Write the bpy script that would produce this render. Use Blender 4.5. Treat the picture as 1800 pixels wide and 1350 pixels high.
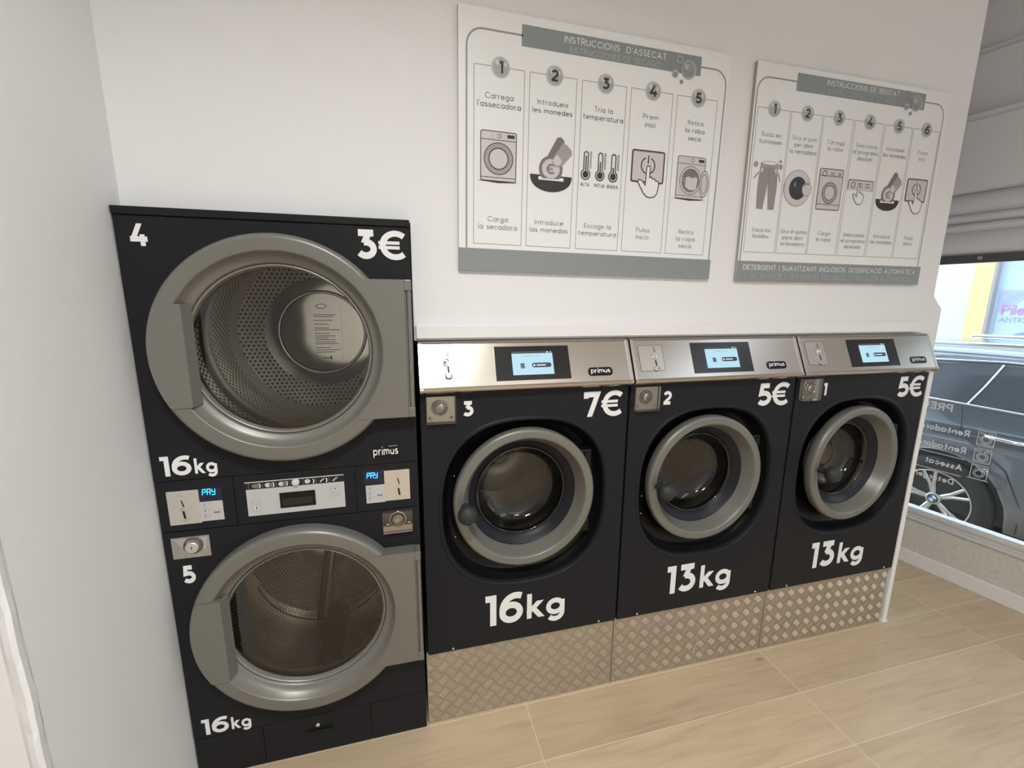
import bpy, math, random
from math import sin, cos, pi, radians, sqrt, atan2
from mathutils import Vector, Matrix

random.seed(7)
for o in list(bpy.data.objects):
    bpy.data.objects.remove(o)
scene = bpy.context.scene
COL = scene.collection

# ------------------------------------------------------------------ camera
cam_d = bpy.data.cameras.new('camera')
cam_d.sensor_fit = 'HORIZONTAL'
cam_d.sensor_width = 36.0
cam_d.lens = 769.9987 / 1800 * 36.0
cam_d.clip_start = 0.02
cam = bpy.data.objects.new('camera', cam_d)
COL.objects.link(cam)
RX = Vector((0.96815981, -0.25022035, 0.00750776))
RY = Vector((-0.04034105, -0.18554747, -0.98180687))
RZ = Vector((0.24706111, 0.95024307, -0.18973375))
CAM = Vector((0.74654, -1.49846, 1.68582))
cam.matrix_world = Matrix(((RX.x, -RY.x, -RZ.x, CAM.x), (RX.y, -RY.y, -RZ.y, CAM.y), (RX.z, -RY.z, -RZ.z, CAM.z), (0, 0, 0, 1)))
scene.camera = cam

# ------------------------------------------------------------------ exposure, sky, sun, room lamps
vs = scene.view_settings
vs.view_transform = 'Standard'
vs.look = 'None'
vs.exposure = 0.0
vs.gamma = 1.0
vs.use_curve_mapping = False

world = bpy.data.worlds.new('sky')
scene.world = world
world.use_nodes = True
wn = world.node_tree
wn.nodes.clear()
wo = wn.nodes.new('ShaderNodeOutputWorld')
wb = wn.nodes.new('ShaderNodeBackground')
wb.inputs['Color'].default_value = (0.72, 0.86, 1.0, 1)
wb.inputs['Strength'].default_value = 4.8
wn.links.new(wb.outputs[0], wo.inputs[0])

sun_d = bpy.data.lights.new('sun', 'SUN')
sun_d.energy = 1.4
sun_d.angle = radians(1.0)
sun_d.color = (1.0, 0.95, 0.88)
sun = bpy.data.objects.new('sun', sun_d)
COL.objects.link(sun)
sun.rotation_euler = Vector((0.62, 0.25, -0.75)).to_track_quat('-Z', 'Y').to_euler()

CEIL = 3.3


def lamp(loc, size, power, col=(1.0, 1.0, 0.985)):
    d = bpy.data.lights.new('ceiling_lamp', 'AREA')
    d.shape = 'RECTANGLE'
    d.size, d.size_y = size
    d.energy = power
    d.color = col
    d.spread = radians(148)      # recessed fitting: the rim cuts off the flat angles
    o = bpy.data.objects.new('ceiling_lamp', d)
    COL.objects.link(o)
    o.location = loc
    return o


LAMPS = [(0.80, -1.80, 50), (2.30, -3.70, 50)]
for lx, ly, lp in LAMPS:
    lamp((lx, ly, CEIL - 0.035), (0.55, 0.28), lp)

# ------------------------------------------------------------------ materials
MATS = {}


def pbsdf(name, col, rough=0.5, metal=0.0, **kw):
    m = bpy.data.materials.new(name)
    m.use_nodes = True
    b = m.node_tree.nodes['Principled BSDF']
    b.inputs['Base Color'].default_value = (*col, 1)
    b.inputs['Roughness'].default_value = rough
    b.inputs['Metallic'].default_value = metal
    for k, v in kw.items():
        b.inputs[k.replace('_', ' ')].default_value = v
    MATS[name] = m
    return m


def nodes(m):
    nt = m.node_tree
    return nt, nt.nodes, nt.links, nt.nodes['Principled BSDF']


def noise_var(m, scale, amt, bump=0.0, stretch=(1, 1, 1), bscale=None, dist=0.002, detail=4):
    """soft colour variation and a fine bump, in object space"""
    nt, N, L, b = nodes(m)
    tc = N.new('ShaderNodeTexCoord')
    mp = N.new('ShaderNodeMapping')
    mp.inputs['Scale'].default_value = stretch
    L.new(tc.outputs['Object'], mp.inputs[0])
    if amt:
        nz = N.new('ShaderNodeTexNoise')
        nz.inputs['Scale'].default_value = scale
        nz.inputs['Detail'].default_value = detail
        L.new(mp.outputs[0], nz.inputs['Vector'])
        base = b.inputs['Base Color'].default_value[:3]
        mx = N.new('ShaderNodeMix')
        mx.data_type = 'RGBA'
        mx.inputs[6].default_value = (*[c * (1 - amt) for c in base], 1)
        mx.inputs[7].default_value = (*[min(1, c * (1 + amt)) for c in base], 1)
        L.new(nz.outputs[0], mx.inputs[0])
        L.new(mx.outputs[2], b.inputs['Base Color'])
    if bump:
        n2 = N.new('ShaderNodeTexNoise')
        n2.inputs['Scale'].default_value = bscale or scale
        n2.inputs['Detail'].default_value = 5
        L.new(mp.outputs[0], n2.inputs['Vector'])
        bp = N.new('ShaderNodeBump')
        bp.inputs['Strength'].default_value = bump
        bp.inputs['Distance'].default_value = dist
        L.new(n2.outputs[0], bp.inputs['Height'])
        L.new(bp.outputs[0], b.inputs['Normal'])
    return m


noise_var(pbsdf('wall_paint', (0.81, 0.81, 0.815), 0.75), 3, 0.015, 0.25, bscale=45, dist=0.003)
noise_var(pbsdf('white_trim', (0.82, 0.81, 0.80), 0.5), 6, 0.02)
noise_var(pbsdf('ceiling_paint', (0.82, 0.82, 0.81), 0.8), 3, 0.02)
noise_var(pbsdf('stucco', (0.66, 0.635, 0.565), 0.9), 90, 0.22, 0.8, bscale=160, dist=0.004)
noise_var(pbsdf('shutter_white', (0.84, 0.85, 0.88), 0.5), 3, 0.02)
noise_var(pbsdf('casing_white', (0.88, 0.89, 0.93), 0.7), 2, 0.02, 0.15, bscale=60, dist=0.002)
noise_var(pbsdf('aluminium', (0.74, 0.74, 0.73), 0.38, 0.35), 30, 0.03, stretch=(1, 20, 20))
noise_var(pbsdf('dark_bar', (0.10, 0.10, 0.095), 0.5), 10, 0.1)
noise_var(pbsdf('bar_clip', (0.42, 0.40, 0.31), 0.5), 10, 0.1)
noise_var(pbsdf('anthracite', (0.0150, 0.0156, 0.0185), 0.48, Specular_IOR_Level=0.16), 300, 0.10, 0.12, bscale=500, dist=0.0005)
noise_var(pbsdf('anthracite_gap', (0.012, 0.012, 0.013), 0.7), 50, 0.1)
noise_var(pbsdf('black_plastic', (0.006, 0.006, 0.007), 0.38, Specular_IOR_Level=0.28), 60, 0.1)
noise_var(pbsdf('black_rubber', (0.008, 0.008, 0.013), 0.42, Specular_IOR_Level=0.3), 60, 0.1)
noise_var(pbsdf('knob_black', (0.022, 0.023, 0.025), 0.6), 200, 0.1, 0.2, bscale=500, dist=0.0006)
noise_var(pbsdf('silver_paint', (0.195, 0.190, 0.168), 0.36, 0.30), 400, 0.07)
noise_var(pbsdf('silver_edge', (0.28, 0.27, 0.245), 0.3, 0.5), 400, 0.05)
noise_var(pbsdf('stainless', (0.60, 0.555, 0.50), 0.24, 1.0), 60, 0.05, 0.06, stretch=(0.6, 40, 40), bscale=90, dist=0.0004)
noise_var(pbsdf('stainless_plain', (0.60, 0.56, 0.51), 0.33, 1.0), 40, 0.08)
noise_var(pbsdf('brushed_plate', (0.70, 0.66, 0.61), 0.42, 0.7), 60, 0.06)
noise_var(pbsdf('tread_plate', (0.44, 0.385, 0.31), 0.46, 0.75), 7, 0.13, 0.05, bscale=140, dist=0.0006)
noise_var(pbsdf('tread_bar', (0.60, 0.53, 0.44), 0.46, 0.75), 7, 0.10)
noise_var(pbsdf('reflected_sheet', (0.84, 0.84, 0.79), 0.12, 0.9), 20, 0.02)
pbsdf('chrome', (0.75, 0.74, 0.72), 0.12, 1.0)
pbsdf('groove', (0.09, 0.085, 0.08), 0.6)
pbsdf('slot', (0.008, 0.008, 0.008), 0.7)
noise_var(pbsdf('vinyl_white', (0.82, 0.82, 0.82), 0.55), 30, 0.01)
noise_var(pbsdf('sign_white', (0.83, 0.835, 0.83), 0.35), 8, 0.006)
noise_var(pbsdf('sign_edge_shade', (0.42, 0.40, 0.37), 0.6), 20, 0.03)
noise_var(pbsdf('sign_grey', (0.255, 0.275, 0.28), 0.38), 8, 0.015)
pbsdf('sign_band_text', (0.78, 0.80, 0.80), 0.4)
pbsdf('sign_band_text_light', (0.50, 0.53, 0.54), 0.4)
pbsdf('ink_line', (0.30, 0.31, 0.31), 0.4)
pbsdf('ink_text', (0.055, 0.055, 0.06), 0.4)
pbsdf('ink_text_grey', (0.19, 0.19, 0.195), 0.4)
pbsdf('ink_black', (0.028, 0.024, 0.025), 0.4)
pbsdf('ink_pale', (0.63, 0.58, 0.60), 0.4)
pbsdf('ink_mauve', (0.36, 0.325, 0.335), 0.4)
pbsdf('ink_dark_mauve', (0.19, 0.165, 0.17), 0.4)
pbsdf('ink_trouser', (0.29, 0.265, 0.27), 0.4)
pbsdf('badge_rim', (0.50, 0.52, 0.52), 0.4)
pbsdf('badge_core', (0.38, 0.40, 0.40), 0.4)
pbsdf('badge_glint', (0.60, 0.62, 0.62), 0.4)
pbsdf('bubble_rim', (0.42, 0.45, 0.455), 0.4)
noise_var(pbsdf('display_black', (0.012, 0.012, 0.012), 0.22), 50, 0.05)
noise_var(pbsdf('control_film', (0.52, 0.52, 0.51), 0.45), 80, 0.03)
noise_var(pbsdf('paper', (0.62, 0.63, 0.58), 0.7), 20, 0.02)
noise_var(pbsdf('drum_metal', (0.52, 0.49, 0.44), 0.36, 0.75), 20, 0.06)
noise_var(pbsdf('drum_vane', (0.05, 0.05, 0.05), 0.4, 0.4), 20, 0.06)
noise_var(pbsdf('drum_back', (0.78, 0.77, 0.71), 0.10, 0.95), 20, 0.04)
noise_var(pbsdf('asphalt', (0.10, 0.10, 0.10), 0.9), 60, 0.2, 0.5, bscale=200, dist=0.004)
noise_var(pbsdf('pavement', (0.42, 0.41, 0.39), 0.85), 20, 0.1)
noise_var(pbsdf('facade_white', (0.44, 0.455, 0.455), 0.85), 3, 0.04, 0.3, bscale=15, dist=0.01)
noise_var(pbsdf('facade_yellow', (0.50, 0.42, 0.195), 0.8), 3, 0.05)
pbsdf('facade_groove', (0.30, 0.27, 0.27), 0.8)
noise_var(pbsdf('shop_blue', (0.34, 0.44, 0.54), 0.5), 2.5, 0.10)
noise_var(pbsdf('poster_blue', (0.30, 0.34, 0.50), 0.5), 3, 0.08)
noise_var(pbsdf('poster_sky', (0.33, 0.42, 0.56), 0.5), 3, 0.05)
pbsdf('poster_flash', (0.28, 0.31, 0.48), 0.5)
pbsdf('poster_red', (0.36, 0.17, 0.32), 0.5)  # lettering red, whitened in the colour for haze
pbsdf('poster_grey', (0.24, 0.29, 0.40), 0.5)
noise_var(pbsdf('poster_hair', (0.20, 0.22, 0.30), 0.6), 12, 0.12)
pbsdf('car_paint', (0.100, 0.115, 0.135), 0.32, 0.3, Coat_Weight=1.0, Coat_Roughness=0.04, Coat_IOR=1.9)  # colour lifted to include the hazy veil of the shop glass
pbsdf('car_glass', (0.075, 0.083, 0.092), 0.06)
pbsdf('car_chrome', (0.80, 0.84, 0.88), 0.15, 1.0)
noise_var(pbsdf('car_trim', (0.025, 0.025, 0.027), 0.6), 30, 0.1)
noise_var(pbsdf('tyre', (0.03, 0.03, 0.03), 0.75), 60, 0.15, 0.4, bscale=90, dist=0.003)
noise_var(pbsdf('alloy', (0.55, 0.56, 0.58), 0.3, 0.85), 30, 0.03)
pbsdf('alloy_dark', (0.10, 0.10, 0.11), 0.45, 0.5)
pbsdf('emblem_blue', (0.03, 0.16, 0.45), 0.3)
pbsdf('emblem_white', (0.8, 0.8, 0.82), 0.3)
pbsdf('lamp_housing', (0.8, 0.8, 0.8), 0.5)


def emis(name, col, strength):
    m = bpy.data.materials.new(name)
    m.use_nodes = True
    b = m.node_tree.nodes['Principled BSDF']
    b.inputs['Base Color'].default_value = (0.01, 0.01, 0.01, 1)
    b.inputs['Emission Color'].default_value = (*col, 1)
    b.inputs['Emission Strength'].default_value = strength
    MATS[name] = m


emis('led_blue', (0.02, 0.42, 1.0), 3.2)
emis('screen_blue', (0.50, 0.78, 0.92), 0.95)
emis('screen_dark', (0.045, 0.05, 0.055), 1.0)
emis('screen_text', (0.24, 0.42, 0.52), 1.0)
emis('screen_button', (0.03, 0.035, 0.06), 1.0)
emis('screen_white', (0.8, 0.85, 0.9), 1.0)
pbsdf('led_window', (0.010, 0.012, 0.035), 0.25)


def glass(name, tint, rough=0.0, ior=1.45, boost=1.0, gcol=(1, 1, 1)):
    """thin pane: fresnel mix of clear and mirror"""
    m = bpy.data.materials.new(name)
    m.use_nodes = True
    nt = m.node_tree
    N, L = nt.nodes, nt.links
    N.clear()
    out = N.new('ShaderNodeOutputMaterial')
    tr = N.new('ShaderNodeBsdfTransparent')
    tr.inputs[0].default_value = (*tint, 1)
    gl = N.new('ShaderNodeBsdfGlossy')
    gl.inputs['Color'].default_value = (*gcol, 1)
    gl.inputs['Roughness'].default_value = rough
    fr = N.new('ShaderNodeFresnel')
    fr.inputs[0].default_value = ior
    mu = N.new('ShaderNodeMath')
    mu.operation = 'MULTIPLY'
    mu.use_clamp = True
    mu.inputs[1].default_value = boost
    mx = N.new('ShaderNodeMixShader')
    L.new(fr.outputs[0], mu.inputs[0])
    L.new(mu.outputs[0], mx.inputs[0])
    L.new(tr.outputs[0], mx.inputs[1])
    L.new(gl.outputs[0], mx.inputs[2])
    L.new(mx.outputs[0], out.inputs[0])
    MATS[name] = m


glass('door_glass', (0.86, 0.86, 0.83), 0.01, 1.5, 1.4)
glass('bowl_glass', (0.66, 0.66, 0.63), 0.01, 1.5, 1.3)
glass('clear_cover', (0.86, 0.86, 0.84), 0.08, 1.5, 1.6)
glass('window_glass', (0.93, 0.96, 0.97), 0.0, 1.45, 1.0)


def perforated(name, base, pitch, rad, metal=0.75, rough=0.38):
    m = pbsdf(name, base, rough, metal)
    nt, N, L, b = nodes(m)
    uv = N.new('ShaderNodeUVMap')
    sx = N.new('ShaderNodeSeparateXYZ')
    L.new(uv.outputs[0], sx.inputs[0])

    def math_(op, a, bb):
        n = N.new('ShaderNodeMath')
        n.operation = op
        for i, v in enumerate((a, bb)):
            if v is None:
                continue
            if isinstance(v, (int, float)):
                n.inputs[i].default_value = v
            else:
                L.new(v, n.inputs[i])
        return n.outputs[0]
    v = math_('DIVIDE', sx.outputs[1], pitch * 0.87)
    row = math_('FLOOR', v, None)
    odd = math_('MULTIPLY', math_('MODULO', row, 2.0), 0.5)
    u = math_('ADD', math_('DIVIDE', sx.outputs[0], pitch), odd)
    du = math_('SUBTRACT', math_('FRACT', u, None), 0.5)
    dv = math_('MULTIPLY', math_('SUBTRACT', math_('FRACT', v, None), 0.5), 0.87)
    d2 = math_('ADD', math_('MULTIPLY', du, du), math_('MULTIPLY', dv, dv))
    hole = math_('LESS_THAN', d2, rad * rad)
    tr = N.new('ShaderNodeBsdfTransparent')
    mx = N.new('ShaderNodeMixShader')
    L.new(hole, mx.inputs[0])
    L.new(b.outputs[0], mx.inputs[1])
    L.new(tr.outputs[0], mx.inputs[2])
    L.new(mx.outputs[0], N['Material Output'].inputs[0])


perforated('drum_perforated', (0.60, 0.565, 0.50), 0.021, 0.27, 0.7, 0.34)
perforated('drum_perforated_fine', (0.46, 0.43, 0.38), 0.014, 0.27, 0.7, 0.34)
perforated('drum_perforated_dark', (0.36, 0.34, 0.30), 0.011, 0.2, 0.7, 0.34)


def floor_material():
    m = pbsdf('floor_tiles', (0.5, 0.4, 0.28), 0.34)
    nt, N, L, b = nodes(m)
    TW, TH = 1.19, 0.2385
    tc = N.new('ShaderNodeTexCoord')
    sx = N.new('ShaderNodeSeparateXYZ')
    L.new(tc.outputs['Object'], sx.inputs[0])

    def mt(op, a, bb=None, c=None):
        n = N.new('ShaderNodeMath')
        n.operation = op
        for i, v in enumerate((a, bb, c)):
            if v is None:
                continue
            if isinstance(v, (int, float)):
                n.inputs[i].default_value = v
            else:
                L.new(v, n.inputs[i])
        return n.outputs[0]
    u = mt('DIVIDE', mt('SUBTRACT', sx.outputs[0], 0.018), TW)
    v = mt('DIVIDE', sx.outputs[1], TH)
    cu, cv = mt('FLOOR', u), mt('FLOOR', v)
    fu, fv = mt('FRACT', u), mt('FRACT', v)
    eu = mt('MULTIPLY', mt('MINIMUM', fu, mt('SUBTRACT', 1.0, fu)), TW)
    ev = mt('MULTIPLY', mt('MINIMUM', fv, mt('SUBTRACT', 1.0, fv)), TH)
    e = mt('MINIMUM', eu, ev)
    grout = mt('LESS_THAN', e, 0.0014)
    cell = N.new('ShaderNodeCombineXYZ')
    L.new(cu, cell.inputs[0])
    L.new(cv, cell.inputs[1])
    wn_ = N.new('ShaderNodeTexWhiteNoise')
    L.new(cell.outputs[0], wn_.inputs[0])
    off = N.new('ShaderNodeVectorMath')
    off.operation = 'MULTIPLY_ADD'
    L.new(wn_.outputs['Color'], off.inputs[0])
    off.inputs[1].default_value = (7, 13, 5)
    L.new(tc.outputs['Object'], off.inputs[2])

    def noise(scale, st, detail=5, dist=0.0):
        mp = N.new('ShaderNodeMapping')
        mp.inputs['Scale'].default_value = st
        L.new(off.outputs[0], mp.inputs[0])
        nz = N.new('ShaderNodeTexNoise')
        nz.inputs['Scale'].default_value = scale
        nz.inputs['Detail'].default_value = detail
        nz.inputs['Distortion'].default_value = dist
        L.new(mp.outputs[0], nz.inputs['Vector'])
        return nz.outputs[0]
    g1 = noise(6, (0.55, 6, 1), 6, 0.6)
    g2 = noise(16, (0.35, 9, 1), 4, 0.3)
    g3 = noise(2.2, (1, 2.2, 1), 2)
    cr = N.new('ShaderNodeValToRGB')
    cr.color_ramp.elements[0].position = 0.20
    cr.color_ramp.elements[0].color = (0.385, 0.278, 0.168, 1)
    cr.color_ramp.elements[1].position = 0.80
    cr.color_ramp.elements[1].color = (0.645, 0.515, 0.350, 1)
    mid = cr.color_ramp.elements.new(0.5)
    mid.color = (0.555, 0.430, 0.282, 1)
    mixv = mt('ADD', mt('MULTIPLY', g1, 0.55), mt('ADD', mt('MULTIPLY', g2, 0.2), mt('MULTIPLY', g3, 0.25)))
    L.new(mixv, cr.inputs[0])
    # a few dark knots
    vo = N.new('ShaderNodeTexVoronoi')
    vo.inputs['Scale'].default_value = 2.6
    mp = N.new('ShaderNodeMapping')
    mp.inputs['Scale'].default_value = (0.8, 1.8, 1)
    L.new(off.outputs[0], mp.inputs[0])
    L.new(mp.outputs[0], vo.inputs['Vector'])
    kn = N.new('ShaderNodeMapRange')
    kn.inputs[1].default_value = 0.02
    kn.inputs[2].default_value = 0.075
    kn.inputs[3].default_value = 0.45
    kn.inputs[4].default_value = 0.0
    L.new(vo.outputs['Distance'], kn.inputs[0])
    mk = N.new('ShaderNodeMix')
    mk.data_type = 'RGBA'
    mk.inputs[7].default_value = (0.20, 0.125, 0.07, 1)
    L.new(kn.outputs[0], mk.inputs[0])
    L.new(cr.outputs[0], mk.inputs[6])
    # tile to tile tone
    hs = N.new('ShaderNodeHueSaturation')
    L.new(mt('ADD', mt('MULTIPLY', wn_.outputs['Value'], 0.16), 0.92), hs.inputs['Value'])
    L.new(mk.outputs[2], hs.inputs['Color'])
    mg = N.new('ShaderNodeMix')
    mg.data_type = 'RGBA'
    mg.inputs[7].default_value = (0.74, 0.65, 0.50, 1)
    L.new(grout, mg.inputs[0])
    L.new(hs.outputs[0], mg.inputs[6])
    L.new(mg.outputs[2], b.inputs['Base Color'])
    bp = N.new('ShaderNodeBump')
    bp.inputs['Strength'].default_value = 0.12
    bp.inputs['Distance'].default_value = 0.002
    L.new(mt('SUBTRACT', mt('MULTIPLY', g2, 0.3), grout), bp.inputs['Height'])
    L.new(bp.outputs[0], b.inputs['Normal'])


floor_material()


# ------------------------------------------------------------------ mesh building
class MB:
    """collects faces (with a material name each) and links them as one mesh object"""

    def __init__(self):
        self.v, self.f, self.m, self.s, self.uv = [], [], [], [], []

    def add(self, verts, faces, mat, smooth=False, uvs=None):
        o = len(self.v)
        self.v += [tuple(p) for p in verts]
        for i, f in enumerate(faces):
            self.f.append([o + k for k in f])
            self.m.append(mat)
            self.s.append(smooth)
            self.uv.append(uvs[i] if uvs else None)

    def box(self, x0, x1, y0, y1, z0, z1, mat):
        v = [(x, y, z) for x in (x0, x1) for y in (y0, y1) for z in (z0, z1)]
        self.add(v, [(0, 1, 3, 2), (4, 6, 7, 5), (0, 4, 5, 1), (2, 3, 7, 6), (0, 2, 6, 4), (1, 5, 7, 3)], mat)
        return self

    def prism(self, pts, o, u, v, n, d0, d1, mat, smooth=False, side=None, back=True):
        """polygon pts in frame (o; u, v), extruded from d0 to d1 (front) along n"""
        o, u, v, n = map(Vector, (o, u, v, n))
        k = len(pts)
        A = [o + u * a + v * b + n * d0 for a, b in pts]
        B = [o + u * a + v * b + n * d1 for a, b in pts]
        self.add(B, [list(range(k))], mat)
        if back:
            self.add(A, [list(range(k))[::-1]], side or mat)
        self.add(A + B, [(i, (i + 1) % k, k + (i + 1) % k, k + i) for i in range(k)], side or mat, smooth)
        return self

    def grid(self, rows, mat, smooth=True, closed=False, uvs=None):
        n = len(rows[0])
        v = [p for r in rows for p in r]
        F, U = [], []
        for i in range(len(rows) - 1):
            for j in range(n if closed else n - 1):
                j2 = (j + 1) % n
                F.append((i * n + j, i * n + j2, (i + 1) * n + j2, (i + 1) * n + j))
                if uvs:
                    U.append((uvs[i][j], uvs[i][j + 1], uvs[i + 1][j + 1], uvs[i + 1][j]))
        self.add(v, F, mat, smooth, U or None)
        return self

    def lathe(self, prof, c, mat, n=64, axis='y', a0=0.0, a1=360.0, smooth=True, uvscale=None, flip=False):
        """profile (r, h) turned round an axis through c: h runs along +axis"""
        c = Vector(c)
        full = abs(a1 - a0) >= 359.9
        k = n if full else n + 1
        rows, uvs, L = [], [], 0.0
        for i, (r, h) in enumerate(prof):
            if i:
                L += math.hypot(r - prof[i - 1][0], h - prof[i - 1][1])
            row = []
            for j in range(k):
                a = radians(a0 + (a1 - a0) * j / n)
                if axis == 'y':
                    row.append(c + Vector((r * cos(a), h, r * sin(a))))
                elif axis == 'z':
                    row.append(c + Vector((r * cos(a), r * sin(a), h)))
                else:
                    row.append(c + Vector((h, r * cos(a), r * sin(a))))
            rows.append(row)
            if uvscale:
                uvs.append([(radians(a0 + (a1 - a0) * j / n) * uvscale, L) for j in range(k + 1)])
        if flip:
            rows = [r[::-1] for r in rows]
        self.grid(rows, mat, smooth, full, uvs or None)
        return self

    def disc(self, r, c, mat, n=48, axis='y', planar_uv=False, sgn=1, r0=0.0):
        c = Vector(c)

        def P(q, a):
            if axis == 'y':
                return c + Vector((q * cos(a), 0, q * sin(a)))
            if axis == 'z':
                return c + Vector((q * cos(a), q * sin(a), 0))
            return c + Vector((0, q * cos(a), q * sin(a)))
        A = [2 * pi * j / n for j in range(n)]
        if r0 <= 0:
            pts = [P(r, a) for a in A]
            uv = [[(r * cos(a) + 5, r * sin(a) + 5) for a in A]] if planar_uv else None
            self.add(pts, [list(range(n))], mat, False, uv)
        else:
            pts = [P(r0, a) for a in A] + [P(r, a) for a in A]
            F = [(j, (j + 1) % n, n + (j + 1) % n, n + j) for j in range(n)]
            uv = None
            if planar_uv:
                q = [(r0 * cos(a) + 5, r0 * sin(a) + 5) for a in A] + [(r * cos(a) + 5, r * sin(a) + 5) for a in A]
                uv = [[q[k] for k in f] for f in F]
            self.add(pts, F, mat, False, uv)
        return self

    def tube(self, path, r, mat, n=10, closed=False):
        path = [Vector(p) for p in path]
        rows = []
        k = len(path)
        prev = None
        for i, p in enumerate(path):
            a = path[(i - 1) % k] if (closed or i) else p
            b = path[(i + 1) % k] if (closed or i < k - 1) else p
            t = (b - a).normalized()
            if prev is None:
                up = Vector((0, 0, 1)) if abs(t.z) < 0.9 else Vector((1, 0, 0))
                prev = t.cross(up).normalized()
            nx = (prev - t * prev.dot(t)).normalized()
            prev = nx
            ny = t.cross(nx)
            rows.append([p + (nx * cos(2 * pi * j / n) + ny * sin(2 * pi * j / n)) * r for j in range(n)])
        if closed:
            rows.append(rows[0])
        self.grid(rows, mat, True, True)
        if not closed:
            self.add(rows[0], [list(range(n))[::-1]], mat)
            self.add(rows[-1], [list(range(n))], mat)
        return self

    def sphere(self, c, r, mat, n=24, squash=(1, 1, 1)):
        c = Vector(c)
        rows = []
        for i in range(n // 2 + 1):
            th = pi * i / (n // 2)
            rr = max(1e-5, sin(th))
            rows.append([c + Vector((r * squash[0] * rr * cos(2 * pi * j / n), r * squash[1] * rr * sin(2 * pi * j / n), r * squash[2] * cos(th))) for j in range(n)])
        self.grid(rows, mat, True, True)
        return self

    def build(self, name, parent=None, bevel=0.0, seg=2, loc=None, kind=None, label=None, shift=None):
        me = bpy.data.meshes.new(name)
        v = self.v
        if shift is not None:
            v = [(p[0] - shift[0], p[1] - shift[1], p[2] - shift[2]) for p in v]
        me.from_pydata(v, [], self.f)
        names = []
        for m in self.m:
            if m not in names:
                names.append(m)
        for m in names:
            me.materials.append(MATS[m])
        idx = {m: i for i, m in enumerate(names)}
        for p, m, s in zip(me.polygons, self.m, self.s):
            p.material_index = idx[m]
            p.use_smooth = s
        if any(self.uv):
            lay = me.uv_layers.new(name='UVMap')
            for p, u in zip(me.polygons, self.uv):
                if u:
                    for li, q in zip(p.loop_indices, u):
                        lay.data[li].uv = q
        me.validate()
        me.update()
        o = bpy.data.objects.new(name, me)
        COL.objects.link(o)
        if parent:
            o.parent = parent
        if shift is not None:
            o.location = shift
        if loc is not None:
            o.location = loc
        if bevel:
            md = o.modifiers.new('bevel', 'BEVEL')
            md.width = bevel
            md.segments = seg
            md.limit_method = 'ANGLE'
            md.angle_limit = radians(40)
        if kind:
            o['kind'] = kind
        if label:
            o['label'] = label
        return o


def thing(name, label, cat, loc=(0, 0, 0), group=None, rot=None):
    o = bpy.data.objects.new(name, None)
    o.empty_display_size = 0.1
    COL.objects.link(o)
    o.location = loc
    if rot:
        o.rotation_euler = rot
    o['label'] = label
    o['category'] = cat
    if group:
        o['group'] = group
    return o


# ------------------------------------------------------------------ lettering
def arc(cx, cy, rx, ry, a0, a1, n=None):
    n = n or max(4, int(abs(a1 - a0) / 12))
    return [(cx + rx * cos(radians(a0 + (a1 - a0) * i / n)), cy + ry * sin(radians(a0 + (a1 - a0) * i / n))) for i in range(n + 1)]


X = 0.68
O_ = arc(.3, .34, .3, .34, 90, 450)[:-1]
CO = arc(.46, .5, .46, .5, 90, 450)[:-1]


def C_(p):
    return ('closed', p)


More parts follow.
